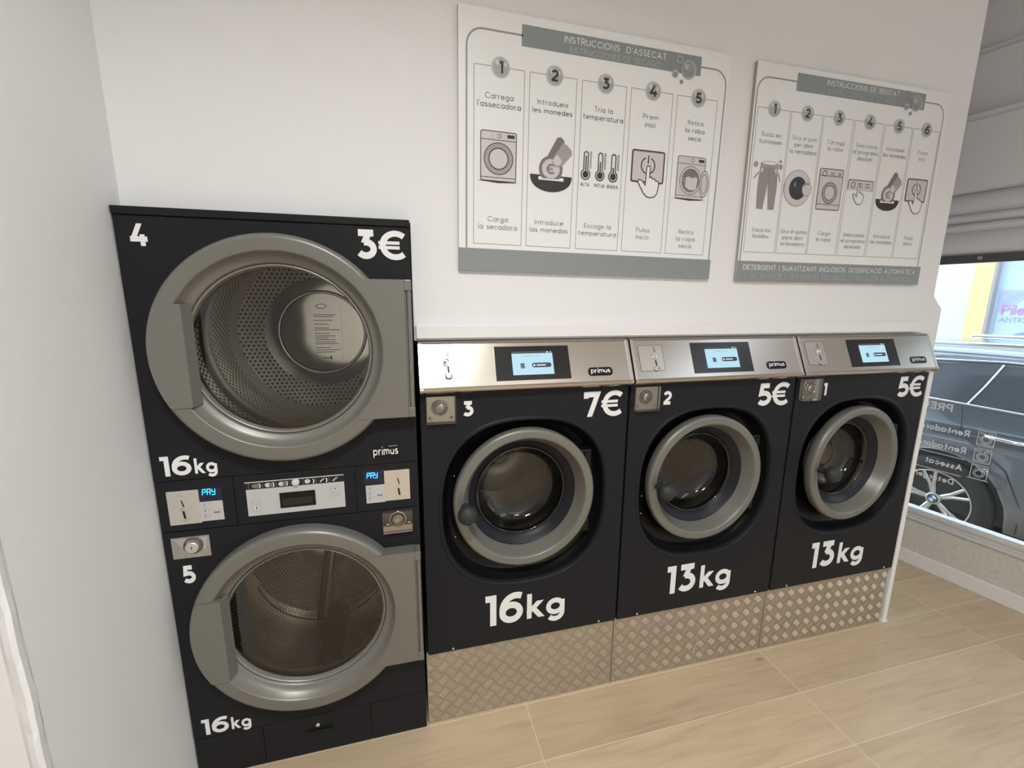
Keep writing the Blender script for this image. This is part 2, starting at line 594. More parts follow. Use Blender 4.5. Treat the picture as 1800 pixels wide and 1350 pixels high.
S_UP = arc(.27, .755, .27, .245, 30, 270) + arc(.27, .255, .29, .255, 90, -150)[1:]
GL = {
    'A': (.84, [[(0, 0), (.42, 1), (.84, 0)], [(.16, .3), (.68, .3)]]),
    'B': (.6, [C_([(0, 0), (0, 1), (.32, 1)] + arc(.32, .765, .22, .235, 80, -90) + [(0, .53), (.32, .53)][1:] + arc(.34, .265, .26, .265, 80, -90)), [(0, .53), (.32, .53)]]),
    'C': (.8, [arc(.46, .5, .46, .5, 45, 315)]),
    'D': (.74, [C_([(0, 0), (0, 1), (.26, 1)] + arc(.26, .5, .48, .5, 80, -90))]),
    'E': (.52, [[(.52, 1), (0, 1), (0, 0), (.52, 0)], [(0, .52), (.46, .52)]]),
    'F': (.5, [[(.5, 1), (0, 1), (0, 0)], [(0, .5), (.44, .5)]]),
    'G': (.9, [arc(.46, .5, .46, .5, 45, 350) + [(.9, .46), (.5, .46)]]),
    'I': (0, [[(0, 0), (0, 1)]]),
    'J': (.36, [[(.36, 1), (.36, .26)] + arc(.18, .22, .18, .22, 0, -150)[1:]]),
    'L': (.46, [[(0, 1), (0, 0), (.46, 0)]]),
    'M': (.84, [[(0, 0), (0, 1), (.42, .3), (.84, 1), (.84, 0)]]),
    'N': (.7, [[(0, 0), (0, 1), (.7, 0), (.7, 1)]]),
    'O': (.92, [C_(CO)]),
    'P': (.56, [[(0, 0), (0, 1), (.3, 1)] + arc(.3, .72, .26, .28, 80, -90) + [(0, .44)]]),
    'R': (.58, [[(0, 0), (0, 1), (.3, 1)] + arc(.3, .74, .26, .26, 80, -90) + [(0, .48)], [(.26, .48), (.58, 0)]]),
    'S': (.56, [S_UP]),
    'T': (.64, [[(0, 1), (.64, 1)], [(.32, 1), (.32, 0)]]),
    'U': (.68, [[(0, 1), (0, .34)] + arc(.34, .34, .34, .34, 180, 360)[1:] + [(.68, 1)]]),
    'V': (.78, [[(0, 1), (.39, 0), (.78, 1)]]),
    'X': (.68, [[(0, 0), (.68, 1)], [(0, 1), (.68, 0)]]),
    'Y': (.68, [[(0, 1), (.34, .45), (.68, 1)], [(.34, .45), (.34, 0)]]),
    'Z': (.64, [[(0, 1), (.64, 1), (0, 0), (.64, 0)]]),
    'W': (1.1, [[(0, 1), (.28, 0), (.55, .9), (.82, 0), (1.1, 1)]]),
    '0': (.66, [C_(arc(.33, .5, .33, .5, 90, 450)[:-1])]),
    '1': (.26, [[(0, 1), (.26, 1), (.26, 0)]]),
    '2': (.58, [arc(.29, .7, .27, .3, 160, -38) + [(.06, .05)], [(-.04, 0), (.60, 0)]]),
    '3': (.56, [[(.0, 1), (.56, 1)], ('cut', [(.43, 1), (.22, .56)]), arc(.26, .30, .29, .30, 104, -145)]),
    '4': (.66, [('cut', [(.42, 1), (.01, .24)]), [(-.10, .25), (.74, .25)], [(.5, .52), (.5, 0)]]),
    '5': (.56, [[(.5, 1), (.1, 1), (.06, .55)] + arc(.25, .29, .30, .29, 96, -145)]),
    '6': (.6, [C_(arc(.31, .31, .30, .31, 90, 450)[:-1]), arc(.47, .43, .46, .57, 66, 188)]),
    '7': (.58, [[(0, .80), (0, 1), (.58, 1)], ('cut', [(.55, 1), (.18, 0)])]),
    '8': (.58, [C_(arc(.29, .75, .25, .25, 90, 450)[:-1]), C_(arc(.29, .26, .29, .26, 90, 450)[:-1])]),
    '9': (.6, [C_(arc(.29, .69, .29, .31, 90, 450)[:-1]), arc(.13, .55, .45, .55, 10, -80)]),
    '\u20ac': (.82, [arc(.48, .5, .42, .5, 48, 312), ('thin', [(-.08, .60), (.62, .60)]), ('thin', [(-.08, .40), (.62, .40)])]),
    'a': (.6, [C_(O_), [(.6, X), (.6, 0)]]),
    'b': (.6, [C_(O_), [(0, 1), (0, 0)]]),
    'c': (.52, [arc(.3, .34, .3, .34, 45, 315)]),
    'd': (.6, [C_(O_), [(.6, 1), (.6, 0)]]),
    'e': (.6, [[(.03, .36), (.6, .36)] + arc(.3, .34, .3, .34, 5, 315)]),
    'g': (.6, [C_(O_), [(.6, X), (.6, -.04)] + arc(.3, -.04, .3, .24, 0, -145)[1:]]),
    'h': (.5, [[(0, 1), (0, 0)], [(0, .36)] + arc(.25, .42, .25, .26, 170, 0) + [(.5, 0)]]),
    'i': (0, [[(0, 0), (0, X)], [(0, .86), (0, .99)]]),
    'j': (.1, [[(.1, X), (.1, -.12)] + arc(-.04, -.12, .14, .16, 0, -80)[1:], [(.1, .86), (.1, .99)]]),
    'k': (.52, [[(0, 1), (0, 0)], [(.46, X), (.02, .24)], [(.18, .40), (.52, 0)]]),
    'l': (0, [[(0, 1), (0, 0)]]),
    'm': (.86, [[(0, X), (0, 0)], [(0, .38)] + arc(.215, .44, .215, .24, 170, 0) + [(.43, 0)], [(.43, .38)] + arc(.645, .44, .215, .24, 170, 0) + [(.86, 0)]]),
    'n': (.5, [[(0, X), (0, 0)], [(0, .38)] + arc(.25, .42, .25, .26, 170, 0) + [(.5, 0)]]),
    'o': (.6, [C_(O_)]),
    'p': (.6, [C_(O_), [(0, X), (0, -.28)]]),
    'q': (.6, [C_(O_), [(.6, X), (.6, -.28)]]),
    'r': (.3, [[(0, X), (0, 0)], [(0, .36)] + arc(.26, .38, .26, .30, 170, 85)]),
    's': (.42, [arc(.21, .51, .2, .17, 35, 270) + arc(.21, .17, .22, .17, 90, -145)[1:]]),
    't': (.36, [[(.14, .92), (.14, .16)] + arc(.30, .16, .16, .16, 180, 285)[1:], [(0, X), (.36, X)]]),
    'u': (.5, [[(0, X), (0, .28)] + arc(.25, .28, .25, .28, 180, 360)[1:] + [(.5, X)], [(.5, .3), (.5, 0)]]),
    'v': (.5, [[(0, X), (.25, 0), (.5, X)]]),
    'x': (.5, [[(0, 0), (.5, X)], [(0, X), (.5, 0)]]),
    'y': (.5, [[(0, X), (.25, 0)], [(.5, X), (.17, -.28)]]),
    'z': (.46, [[(0, X), (.46, X), (0, 0), (.46, 0)]]),
    "'": (0, [[(0, 1), (0, .8)]]),
    '-': (.2, [[(0, .45), (.2, .45)]]),
    '.': (0, [[(0, 0), (0, .1)]]),
    '\u00b7': (.1, [[(0, .5), (.1, .5)]]),
    '\u00c0': (.84, [[(0, 0), (.42, 1), (.84, 0)], [(.16, .3), (.68, .3)], [(.30, 1.3), (.46, 1.14)]]),
    '\u00c1': (.84, [[(0, 0), (.42, 1), (.84, 0)], [(.16, .3), (.68, .3)], [(.54, 1.3), (.38, 1.14)]]),
    '\u00d3': (.92, [C_(CO), [(.55, 1.3), (.42, 1.14)]]),
    '\u00ed': (0, [[(0, 0), (0, X)], [(.12, 1.0), (0, .85)]]),
    ' ': (.28, []),
    # seven-segment forms
    '{': (.52, [[(0, 0), (0, 1), (.52, 1), (.52, .5), (0, .5)]]),
    '|': (.52, [[(0, 0), (0, 1), (.52, 1), (.52, 0)], [(0, .5), (.52, .5)]]),
    '}': (.52, [[(0, 1), (0, .5), (.52, .5)], [(.52, 1), (.52, 0), (0, 0)]]),
}


def strip(pts, w, closed=False, hcut=False):
    """polyline to left and right offset points with mitred corners"""
    n = len(pts)
    P = [Vector((p[0], p[1])) for p in pts]
    out = []
    for i in range(n):
        a = P[i - 1] if (closed or i > 0) else None
        b = P[(i + 1) % n] if (closed or i < n - 1) else None
        d1 = (P[i] - a).normalized() if a is not None and (P[i] - a).length > 1e-9 else None
        d2 = (b - P[i]).normalized() if b is not None and (b - P[i]).length > 1e-9 else None
        if d1 is None:
            d1 = d2
        if d2 is None:
            d2 = d1
        n1, n2 = Vector((-d1.y, d1.x)), Vector((-d2.y, d2.x))
        m = n1 + n2
        if m.length < 1e-6:
            m = n1
        m.normalize()
        k = 1 / max(0.42, m.dot(n1))
        if hcut and not closed and i in (0, n - 1) and abs(d1.x) > .12 and abs(d1.y) > .35:
            e = Vector((-(1 if d1.y > 0 else -1) * w / 2 / abs(d1.y), 0))
            out.append((P[i] + e, P[i] - e))
            continue
        out.append((P[i] + m * (w / 2 * k), P[i] - m * (w / 2 * k)))
    return out


class Ink:
    """flat printed marks laid on a surface frame, each a hair above the last"""

    def __init__(self, o, u, v, lift=0.0006, mb=None):
        self.o, self.u, self.v = Vector(o), Vector(u).normalized(), Vector(v).normalized()
        self.n = self.u.cross(self.v).normalized()
        self.h = lift
        self.mb = mb or MB()

    def p(self, a, b):
        return self.o + self.u * a + self.v * b + self.n * self.h

    def up(self):
        self.h += 3e-5

    def poly(self, pts, mat):
        self.up()
        self.mb.add([self.p(*q) for q in pts], [list(range(len(pts)))], mat)

    def rect(self, a0, b0, a1, b1, mat):
        self.poly([(a0, b0), (a1, b0), (a1, b1), (a0, b1)], mat)

    def rrect_pts(self, a0, b0, a1, b1, r):
        return arc(a1 - r, b0 + r, r, r, -90, 0, 5) + arc(a1 - r, b1 - r, r, r, 0, 90, 5) + arc(a0 + r, b1 - r, r, r, 90, 180, 5) + arc(a0 + r, b0 + r, r, r, 180, 270, 5)

    def rrect(self, a0, b0, a1, b1, r, mat):
        self.poly(self.rrect_pts(a0, b0, a1, b1, r), mat)

    def ell(self, a, b, ra, rb, mat):
        self.poly(arc(a, b, ra, rb, 0, 360, 32)[:-1], mat)

    def line(self, pts, w, mat, closed=False):
        self.up()
        s = strip(pts, w, closed)
        v = [self.p(*q) for pr in s for q in pr]
        k = len(s)
        F = [(2 * i, 2 * i + 1, 2 * ((i + 1) % k) + 1, 2 * ((i + 1) % k)) for i in range(k if closed else k - 1)]
        # face normals towards the viewer
        self.mb.add(v, F, mat)

    def ring(self, a, b, ra, rb, w, mat):
        self.line(arc(a, b, ra, rb, 0, 360, 40)[:-1], w, mat, True)

    def text(self, s, a, b, h, mat, wt=0.11, width=None, align='c', gap=None, mirror=False, slant=0.0):
        """baseline at b; a is the left end, centre or right end"""
        gap = (0.16 if wt < 0.16 else 0.09) if gap is None else gap
        xs, pen = [], 0.0
        for ch in s:
            adv, st = GL[ch]
            xs.append(pen)
            pen += adv + wt + gap
        total = (pen - gap) * h
        sx = (width / total) if width else 1.0
        W = total * sx
        a0 = {'l': a, 'c': a - W / 2, 'r': a - W}[align]
        for ch, x0 in zip(s, xs):
            adv, st = GL[ch]
            low = ch in 'abcdeghijklmnopqrstuvxyz\u00ed'
            for g in st:
                tg = g[0] if isinstance(g, tuple) else ''
                cl = tg == 'closed'
                pts = g[1] if tg else g
                ww = wt * (.55 if tg == 'thin' and wt > .14 else 1)
                q = []
                for x, y in pts:
                    if low:
                        if y < 0:
                            yy = wt / 2 + y * (1 if y < -.05 else 1)
                        elif y <= X:
                            yy = wt / 2 + y / X * (X - wt)
                        else:
                            yy = (X - wt / 2) + (y - X) / (1 - X) * (1 - X if len(pts) == 2 and ch in 'ij\u00ed' else 1 - X + wt / 2)
                        # straight stems reach their full height
                        if len(pts) == 2 and pts[0][0] == pts[1][0]:
                            yy = y
                        elif len(pts) == 2 and ch in 'kvxy' and y in (0, X):
                            yy = y
                    else:
                        yy = wt / 2 + y * (1 - wt)
                        if len(pts) == 2 and pts[0][0] == pts[1][0]:
                            yy = y if y > 0.5 or y == 0 else yy
                        elif tg == 'cut' or (not cl and y in (0, 1) and ch in 'AVNMXYR1PFWJ' and ((x, y) == pts[0] and abs(pts[1][1] - y) > .2 or (x, y) == pts[-1] and abs(pts[-2][1] - y) > .2)):
                            yy = y
                    xx = wt / 2 + x + slant * yy
                    q.append((xx, yy))
                s2 = strip(q, ww, cl, tg == 'cut' or ch in 'AVNMXYRkvxyW')
                self.up()
                vv = []
                for pr in s2:
                    for e in pr:
                        A = (x0 + e.x) * h * sx
                        A = a0 + (W - A if mirror else A)
                        vv.append(self.p(A, b + e.y * h))
                k = len(s2)
                F = [(2 * i, 2 * i + 1, 2 * ((i + 1) % k) + 1, 2 * ((i + 1) % k)) for i in range(k if cl else k - 1)]
                self.mb.add(vv, F, mat)
        return W


def front(o, lift=0.0006):
    return Ink(o, (1, 0, 0), (0, 0, 1), lift)


# ================================================================== SETTING
XW = 3.225           # end of the instruction wall
YW = 0.06            # its face
TOPZ = CEIL
# window wall frame
WB = Vector((4.04, -0.138, 0.0))
WD = Vector((-0.1825, 0.9832, 0.0)).normalized()      # away from the camera
WN = Vector((WD.y, -WD.x, 0.0))                       # towards the street


def wp(s, off=0.0, z=0.0):
    return WB + WD * s + WN * off + Vector((0, 0, z))


def wbox(mb, s0, s1, o0, o1, z0, z1, mat):
    v = [wp(s, o, z) for s in (s0, s1) for o in (o0, o1) for z in (z0, z1)]
    mb.add(v, [(0, 1, 3, 2), (4, 6, 7, 5), (0, 4, 5, 1), (2, 3, 7, 6), (0, 2, 6, 4), (1, 5, 7, 3)], mat)


S0, S1 = -4.4, 1.55
MB().box(-1.7, 5.2, -4.4, 1.55, -0.06, 0.0, 'floor_tiles').build('floor', kind='structure')
MB().box(-1.8, 4.15, -4.5, 1.6, CEIL, CEIL + 0.1, 'ceiling_paint').build('ceiling', kind='structure')

# instruction wall: stepped outline with openings for the machines
out = [(-0.005, 1.932), (0.800, 1.932), (0.800, 1.5425), (3.1925, 1.5425), (3.1925, 0.0), (3.292, 0.0), (3.292, 1.654), (XW, 1.717), (XW, TOPZ), (-0.005, TOPZ)]
wall = MB().prism(out, (0, YW, 0), (1, 0, 0), (0, 0, 1), (0, -1, 0), -0.10, 0.0, 'wall_paint')
wall.build('wall_back', kind='structure')
MB().box(3.20, XW, YW + 0.101, 1.499, 0.0, TOPZ, 'wall_paint').build('wall_side', kind='structure')
MB().box(0.806, 3.142, 0.040, YW - 0.0005, 1.550, 1.596, 'white_trim').build('trim_1', kind='structure', bevel=0.003)
t2 = MB().box(3.194, 3.222, -0.002, YW - 0.0005, 0.0, 1.372, 'white_trim')
t2.box(3.190, 3.228, -0.004, YW - 0.0005, 0.0, 0.014, 'white_trim')
t2.build('trim_2', kind='structure', bevel=0.002)
# left wall with its rough plastered corner
lw = MB()
rows = []
zs = [i * CEIL / 110 for i in range(111)]
for z in zs:
    j = .0022 * sin(z * 23) * sin(z * 9.1) + random.uniform(-.0016, .0016)
    rows.append([(-0.45, -0.5335, z), (-0.028, -0.5335, z), (-0.018, -0.538 + j, z), (-0.006, -0.5405 + j, z), (0.0005 + j * .6, -0.535, z), (-0.001 + j * .5, -0.522 + j, z), (-0.004, -0.514, z), (-0.004, 0.0, z), (-0.004, 0.20, z)])
lw.grid(rows, 'wall_paint', smooth=False)
lw.box(-0.45, -0.03, -0.52, 0.20, 0, CEIL, 'wall_paint')
lw.build('wall_left', kind='structure')
# closing walls of the shop, out of view
MB().box(-1.8, -1.7, -4.5, 1.6, 0, CEIL, 'wall_paint').build('wall_far_left', kind='structure')
MB().box(-1.7, 4.9, -4.5, -4.4, 0, CEIL, 'wall_paint').build('wall_front', kind='structure')
MB().box(-1.7, 4.0, 1.5, 1.6, 0, CEIL, 'wall_paint').build('wall_rear', kind='structure')

# shop front: stucco parapet, skirting, window, roller shutter and casing
m = MB()
wbox(m, S0, S1, 0.0, 0.22, 0.0, 0.30, 'stucco')
wbox(m, S0, S1, 0.03, 0.25, 2.66, 7.0, 'casing_white')  # unseen upper wall, made tall to shade the street and car
wbox(m, 1.25, S1, 0.0, 0.22, 0.30, 2.66, 'wall_paint')
m.build('wall_right', kind='structure')
m = MB()
wbox(m, S0, S1, -0.016, -0.0005, 0.0, 0.09, 'white_trim')
m.build('baseboard_right', kind='structure', bevel=0.003)
m = MB()
for (o0, o1, z0, z1, mt_) in [(-0.10, 0.03, 2.30, 2.662, 'casing_white'), (-0.085, 0.03, 2.662, 2.70, 'casing_white'), (-0.02, 0.03, 2.70, 3.02, 'casing_white'),
                              (0.0, 0.03, 3.02, 3.055, 'casing_white')]:
    wbox(m, S0, S1, o0, o1, z0, z1, mt_)
m.build('trim_3', kind='structure', bevel=0.004)
win = bpy.data.objects.new('window_1', None)
COL.objects.link(win)
win['kind'] = 'structure'
m = MB()
wbox(m, S0, 1.25, -0.012, 0.10, 0.300, 0.318, 'aluminium')
wbox(m, S0, 1.25, 0.004, 0.10, 0.318, 0.345, 'aluminium')
wbox(m, S0, 1.25, -0.006, 0.08, 0.345, 0.372, 'aluminium')
wbox(m, 1.20, 1.25, 0.0, 0.08, 0.372, 1.91, 'aluminium')
wbox(m, -1.95, -1.90, 0.0, 0.08, 0.372, 1.91, 'aluminium')
m.build('window_frame', win, bevel=0.003)
m = MB()
m.add([wp(S0, .02, .36), wp(1.22, .02, .36), wp(1.22, .02, 2.0), wp(S0, .02, 2.0)], [(0, 1, 2, 3)], 'window_glass')
m.build('window_pane', win)
m = MB()
wbox(m, S0, 1.25, -0.01, 0.03, 1.910, 1.955, 'dark_bar')
s = 0.09
while s < 1.2:
    wbox(m, s, s + 0.020, -0.013, -0.0095, 1.925, 1.945, 'bar_clip')
    s += 0.185
m.build('shutter_bar', win, bevel=0.002)
m = MB()
for z0, z1 in ((1.955, 2.085), (2.085, 2.135), (2.135, 2.185), (2.185, 2.298)):
    k = 8
    prof = []
    for i in range(k + 1):
        t = i / k
        prof.append((0.012 - 0.034 * sin(pi * t) ** 0.7 if 0 < t < 1 else 0.012, z0 + (z1 - z0) * t))
    m.grid([[wp(S0, o, z), wp(1.25, o, z)] for o, z in prof], 'shutter_white', smooth=True)
wbox(m, S0, 1.25, 0.02, 0.03, 1.955, 2.298, 'shutter_white')
m.build('shutter_slats', win)

# lettering on the glass, read from the street
gi = Ink(wp(0, 0.02, 0), -WD, (0, 0, 1), 0.002)
RS = -0.369


def gtxt(s, z, h, width=None, wt=0.2, right=RS):
    gi.text(s, right, z, h, 'vinyl_white', wt, width, 'r', mirror=True)


gtxt('PREUS', 1.036, 0.046, 0.19, right=-0.465)
gtxt('Rentadora', 0.905, 0.040, 0.235)
gtxt('Rentadora', 0.800, 0.040, 0.235)
gtxt('Assecat', 0.694, 0.036, 0.176)
gtxt('Detergent', 0.594, 0.036, 0.215, right=-0.394)
for z in (0.869, 0.766, 0.660):
    gi.rect(-0.66, z - .002, -0.368, z + .002, 'vinyl_white')
for i, (z0, z1) in enumerate(((0.873, 0.959), (0.771, 0.852), (0.671, 0.754))):
    a0, a1 = -0.332, -0.262
    w_ = 0.003
    gi.line(gi.rrect_pts(a0, z0, a1, z1, .006), w_, 'vinyl_white', True)
    cz = z0 + (z1 - z0) * .44
    gi.ring((a0 + a1) / 2, cz, .024, .024, w_, 'vinyl_white')
    gi.ring((a0 + a1) / 2, cz, .016, .016, w_, 'vinyl_white')
    zt = z0 + (z1 - z0) * .84
    if i < 2:
        gi.rect(a0, z0 + .008, a1, z0 + .0105, 'vinyl_white')
        for q in (.012, .024, .045, .057):
            gi.ring(a0 + q, zt, .004, .004, .002, 'vinyl_white')
    else:
        gi.rect(a0 - .012, z0 - .003, a1 + .012, z0, 'vinyl_white')
        gi.rect(a1 - .02, zt - .005, a1 - .006, zt + .003, 'vinyl_white')
        for q in (.018, .032, .044):
            gi.rect(a0 + q, zt - .002, a0 + q + .007, zt + .002, 'vinyl_white')
gi.mb.build('window_lettering', win, label='white mirrored vinyl lettering and machine icons')

# ================================================================== DRYER STACK
dry = thing('stacked_dryer', 'tall anthracite stacked tumble dryer with two round silver doors marked 4 and 5', 'dryer', (0.0, 0.0, 0.0))
DX, DTOP = 0.795, 1.930
CX = 0.3985
CZU, CZL = 1.522, 0.586
b = MB()
b.box(0.0, 0.004, 0.004, 1.0, 0.0, DTOP, 'anthracite')
b.box(DX - 0.004, DX, 0.004, 1.0, 0.0, DTOP, 'anthracite')
b.box(0.004, DX - 0.004, 0.99, 1.0, 0.0, DTOP, 'anthracite')
b.box(0.004, DX - 0.004, 0.030, 0.99, DTOP - 0.004, DTOP, 'anthracite')
b.box(0.004, DX - 0.004, 0.030, 0.99, 1.03, 1.05, 'anthracite_gap')
b.box(0.004, DX - 0.004, 0.05, 0.99, 0.0, 0.02, 'anthracite_gap')
# dark backing behind the panel joints
b.box(0.004, DX - 0.004, 0.006, 0.010, 0.0, 0.20, 'anthracite_gap')
b.box(0.004, DX - 0.004, 0.006, 0.010, 0.90, 1.16, 'anthracite_gap')
b.build('casing', dry)
MB().box(0.0, DX, -0.006, 0.05, 1.908, DTOP, 'anthracite').build('top_rail', dry, bevel=0.003)


def holed_panel(mb, x0, x1, z0, z1, cx, cz, shape, y, lips, mat, t=0.006):
    """flat front with a shaped opening; lips = [(scale, y)] run from the opening edge inwards"""
    ang = [2 * pi * i / 96 for i in range(96)]
    for px, pz in ((x0, z0), (x1, z0), (x1, z1), (x0, z1)):
        ang.append(atan2(pz - cz, px - cx) % (2 * pi))
    ang = sorted(set(ang))
    rect, edge = [], []
    for a in ang:
        c, s_ = cos(a), sin(a)
        k = min(((x1 - cx) / c if c > 1e-9 else (x0 - cx) / c if c < -1e-9 else 1e9), ((z1 - cz) / s_ if s_ > 1e-9 else (z0 - cz) / s_ if s_ < -1e-9 else 1e9))
        rect.append((cx + c * k, cz + s_ * k))
        edge.append(shape(a))
    n = len(ang)

    def ringpts(sc, yy):
        return [(cx + e[0] * sc, yy, cz + e[1] * sc) for e in edge]
    R0 = [(p[0], y + t, p[1]) for p in rect]
    R1 = [(p[0], y, p[1]) for p in rect]
    mb.grid([R0, R1, ringpts(lips[0][0], lips[0][1])], mat, smooth=False, closed=True)
    mb.grid([ringpts(*l) for l in lips], mat, smooth=True, closed=True)


def circ(r):
    return lambda a: (r * cos(a), r * sin(a))


def dryer_unit(cz, zp0, zp1, no, ztop, depth, upper):
    pm = MB()
    holed_panel(pm, 0.001, DX - 0.001, zp0, zp1, CX, cz, circ(0.30), 0.0, [(1.0, 0.0), (0.985, 0.012), (0.94, 0.02)], 'anthracite')
    panel = pm.build('front_panel', dry)
    # number, price and capacity stickers
    k = front((0, 0, 0))
    if upper:
        k.text('4', 0.035, 1.825, 0.060, 'vinyl_white', 0.24, 0.044, 'l')
        k.mb.build('number_sticker', panel)
        k = front((0, 0, 0))
        k.text('3', 0.629, 1.807, 0.089, 'vinyl_white', 0.23, 0.064, 'l')
        k.text('\u20ac', 0.790, 1.806, 0.090, 'vinyl_white', 0.20, 0.094, 'r')
        k.mb.build('price_sticker', panel)
        k = front((0, 0, 0))
        k.text('16', 0.018, 1.141, 0.064, 'vinyl_white', 0.205, 0.088, 'l')
        k.text('kg', 0.115, 1.143, 0.050, 'vinyl_white', 0.20, 0.062, 'l')
        k.mb.build('capacity_sticker', panel)
        k = front((0, 0, 0))
        k.rrect(0.640, 1.142, 0.738, 1.187, 0.02, 'black_plastic')
        k.text('primus', 0.689, 1.157, 0.030, 'vinyl_white', 0.15, 0.082)
        k.rect(0.700, 1.186, 0.728, 1.1885, 'ink_mauve')
        k.mb.build('badge', panel)
    else:
        k.text('5', 0.040, 0.770, 0.064, 'vinyl_white', 0.24, 0.037, 'l')
        k.mb.build('number_sticker', panel)
        k = front((0, 0, 0))
        k.text('16', 0.023, 0.179, 0.064, 'vinyl_white', 0.205, 0.088, 'l')
        k.text('kg', 0.120, 0.181, 0.050, 'vinyl_white', 0.20, 0.062, 'l')
        k.mb.build('capacity_sticker', panel)
    # door ring
    d = MB()
    prof = [(0.349, -0.001), (0.349, -0.030), (0.3465, -0.040), (0.341, -0.0475), (0.336, -0.0495), (0.334, -0.050), (0.333, -0.05005), (0.303, -0.05005), (0.302, -0.050), (0.300, -0.0497), (0.2975, -0.048), (0.296, -0.045), (0.285, -0.027), (0.284, -0.026),
            (0.277, -0.018), (0.270, -0.016), (0.266, -0.012), (0.263, -0.004)]
    d.lathe(prof, (CX, 0, cz), 'silver_paint', 96)
    d.lathe([(0.263, -0.004), (0.2625, -0.010), (0.259, -0.012), (0.256, -0.008), (0.253, 0.006), (0.253, 0.03)], (CX, 0, cz), 'silver_edge', 96)
    door = d.build('door', dry)
    g = MB()
    g.lathe([(0.2535, 0.006), (0.20, 0.0045), (0.10, 0.0035), (0.0005, 0.003)], (CX, 0, cz), 'door_glass', 64)
    g.build('door_glass', door)
    # hinge plate
    h = MB()
    A = math.degrees(math.asin(0.222 / 0.3015))
    pts = arc(0, 0, 0.3015, 0.3015, -A, A, 24)
    pts = [(x, z) for x, z in pts] + [(0.372, 0.222), (0.372, -0.222)]
    h.prism(pts, (CX, 0, cz), (1, 0, 0), (0, 0, 1), (0, -1, 0), 0.002, 0.0525, 'silver_paint')
    h.box(CX + 0.372, CX + 0.378, -0.047, 0.0, cz - 0.222, cz + 0.222, 'silver_paint')
    h.build('hinge_plate', door, bevel=0.002)
    h = MB()
    h.tube([(CX + 0.3855, -0.045, cz - 0.19), (CX + 0.3855, -0.045, cz + 0.19)], 0.0075, 'silver_paint', 14)
    h.box(CX + 0.372, CX + 0.394, -0.056, -0.004, cz + 0.188, cz + 0.222, 'silver_paint')
    h.box(CX + 0.372, CX + 0.394, -0.056, -0.004, cz - 0.222, cz - 0.188, 'silver_paint')
    h.build('hinge_pin', door, bevel=0.003)
    # grip plate on the left of the ring
    h = MB()
    dz = -0.006 if upper else -0.014
    pts = []
    for i in range(21):
        z = 0.150 + dz - 0.30 * i / 20
        pts.append((-sqrt(0.3385 ** 2 - z * z), z))
    pts += [(-0.243, -0.150 + dz), (-0.243, 0.150 + dz)]
    h.prism(pts, (CX, 0, cz), (1, 0, 0), (0, 0, 1), (0, -1, 0), 0.036, 0.0545, 'silver_paint')
    x = CX - 0.243
    h.add([(x, -0.0545, cz + .15 + dz), (x, -0.0545, cz - .15 + dz), (x + .014, -0.020, cz - .15 + dz), (x + .014, -0.020, cz + .15 + dz),
           (x, -0.02, cz + .15 + dz), (x, -0.02, cz - .15 + dz)], [(0, 1, 2, 3), (0, 3, 4), (1, 5, 2)], 'silver_paint')
    h.build('door_grip', door, bevel=0.003)
    # drum
    dr = MB()
    R = 0.365 if upper else 0.33
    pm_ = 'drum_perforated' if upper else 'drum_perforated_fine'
    dr.lathe([(0.262, 0.022), (0.262, 0.05), (0.268, 0.06)], (CX, 0, cz), 'drum_metal', 64)
    dr.lathe([(0.268, 0.06), (R, 0.10)], (CX, 0, cz), 'drum_metal', 64)
    if upper:
        dr.lathe([(R, 0.10), (R, 0.36)], (CX, 0, cz), pm_, 72, uvscale=R)
        dr.lathe([(R, 0.36), (R - .006, 0.37), (R - .006, 0.45), (R, 0.46)], (CX, 0, cz), 'drum_metal', 72)
        dr.lathe([(R, 0.46), (R, 0.66)], (CX, 0, cz), pm_, 72, uvscale=R)
        dr.lathe([(R, 0.66), (R, depth)], (CX, 0, cz), 'drum_metal', 72)
        dr.disc(R, (CX, depth, cz), 'drum_perforated', 64, planar_uv=True, r0=0.255)
        dr.disc(0.255, (CX, depth - .001, cz), 'drum_back', 64)
    else:
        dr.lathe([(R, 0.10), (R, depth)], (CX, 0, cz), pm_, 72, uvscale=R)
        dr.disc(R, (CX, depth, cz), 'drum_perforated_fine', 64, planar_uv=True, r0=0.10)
        dr.disc(0.10, (CX, depth - .001, cz), 'drum_back', 64)
        dr.disc(R, (CX, depth - .002, cz), 'drum_back', 64, r0=R - 0.03)
    drum = dr.build('drum', dry)
    for i, a in enumerate((-30, 100) if upper else (-85, 35, 155)):
        v = MB()
        ca, sa = cos(radians(a)), sin(radians(a))
        hv = .125 if upper and i == 0 else .085
        rows = []
        for (rr, off) in ((R - .002, -.05), (R - hv + .012, -.016), (R - hv, 0), (R - hv + .012, .016), (R - .002, .05)):
            rows.append([(CX + rr * ca - off * sa, yy, cz + rr * sa + off * ca) for yy in (0.11, depth - .01)])
        v.grid(rows, 'drum_vane', smooth=True)
        v.build('drum_vane', drum)
    if upper:
        r_ = MB()
        r_.lathe([(0.185, -.004), (0.192, -.010), (0.200, -.004), (0.196, 0)], (CX, depth - .003, cz), 'drum_vane', 64)
        r_.lathe([(0.196, -.009), (0.190, -.013), (0.186, -.006)], (CX, depth - .003, cz), 'chrome', 64)
        r_.build('inspection_ring', drum)
        q = Ink((CX + .01, depth - .002, cz), (1, 0, 0), (0, 0, 1), 0.002)
        q.poly([(-.062, -.150), (.072, -.135), (.075, .16), (-.06, .15)], 'reflected_sheet')  # reflection of a paper notice, built as a mirror-bright sheet
        q.ring(-.012, .125, .022, .010, .003, 'ink_mauve')
        zz = .085
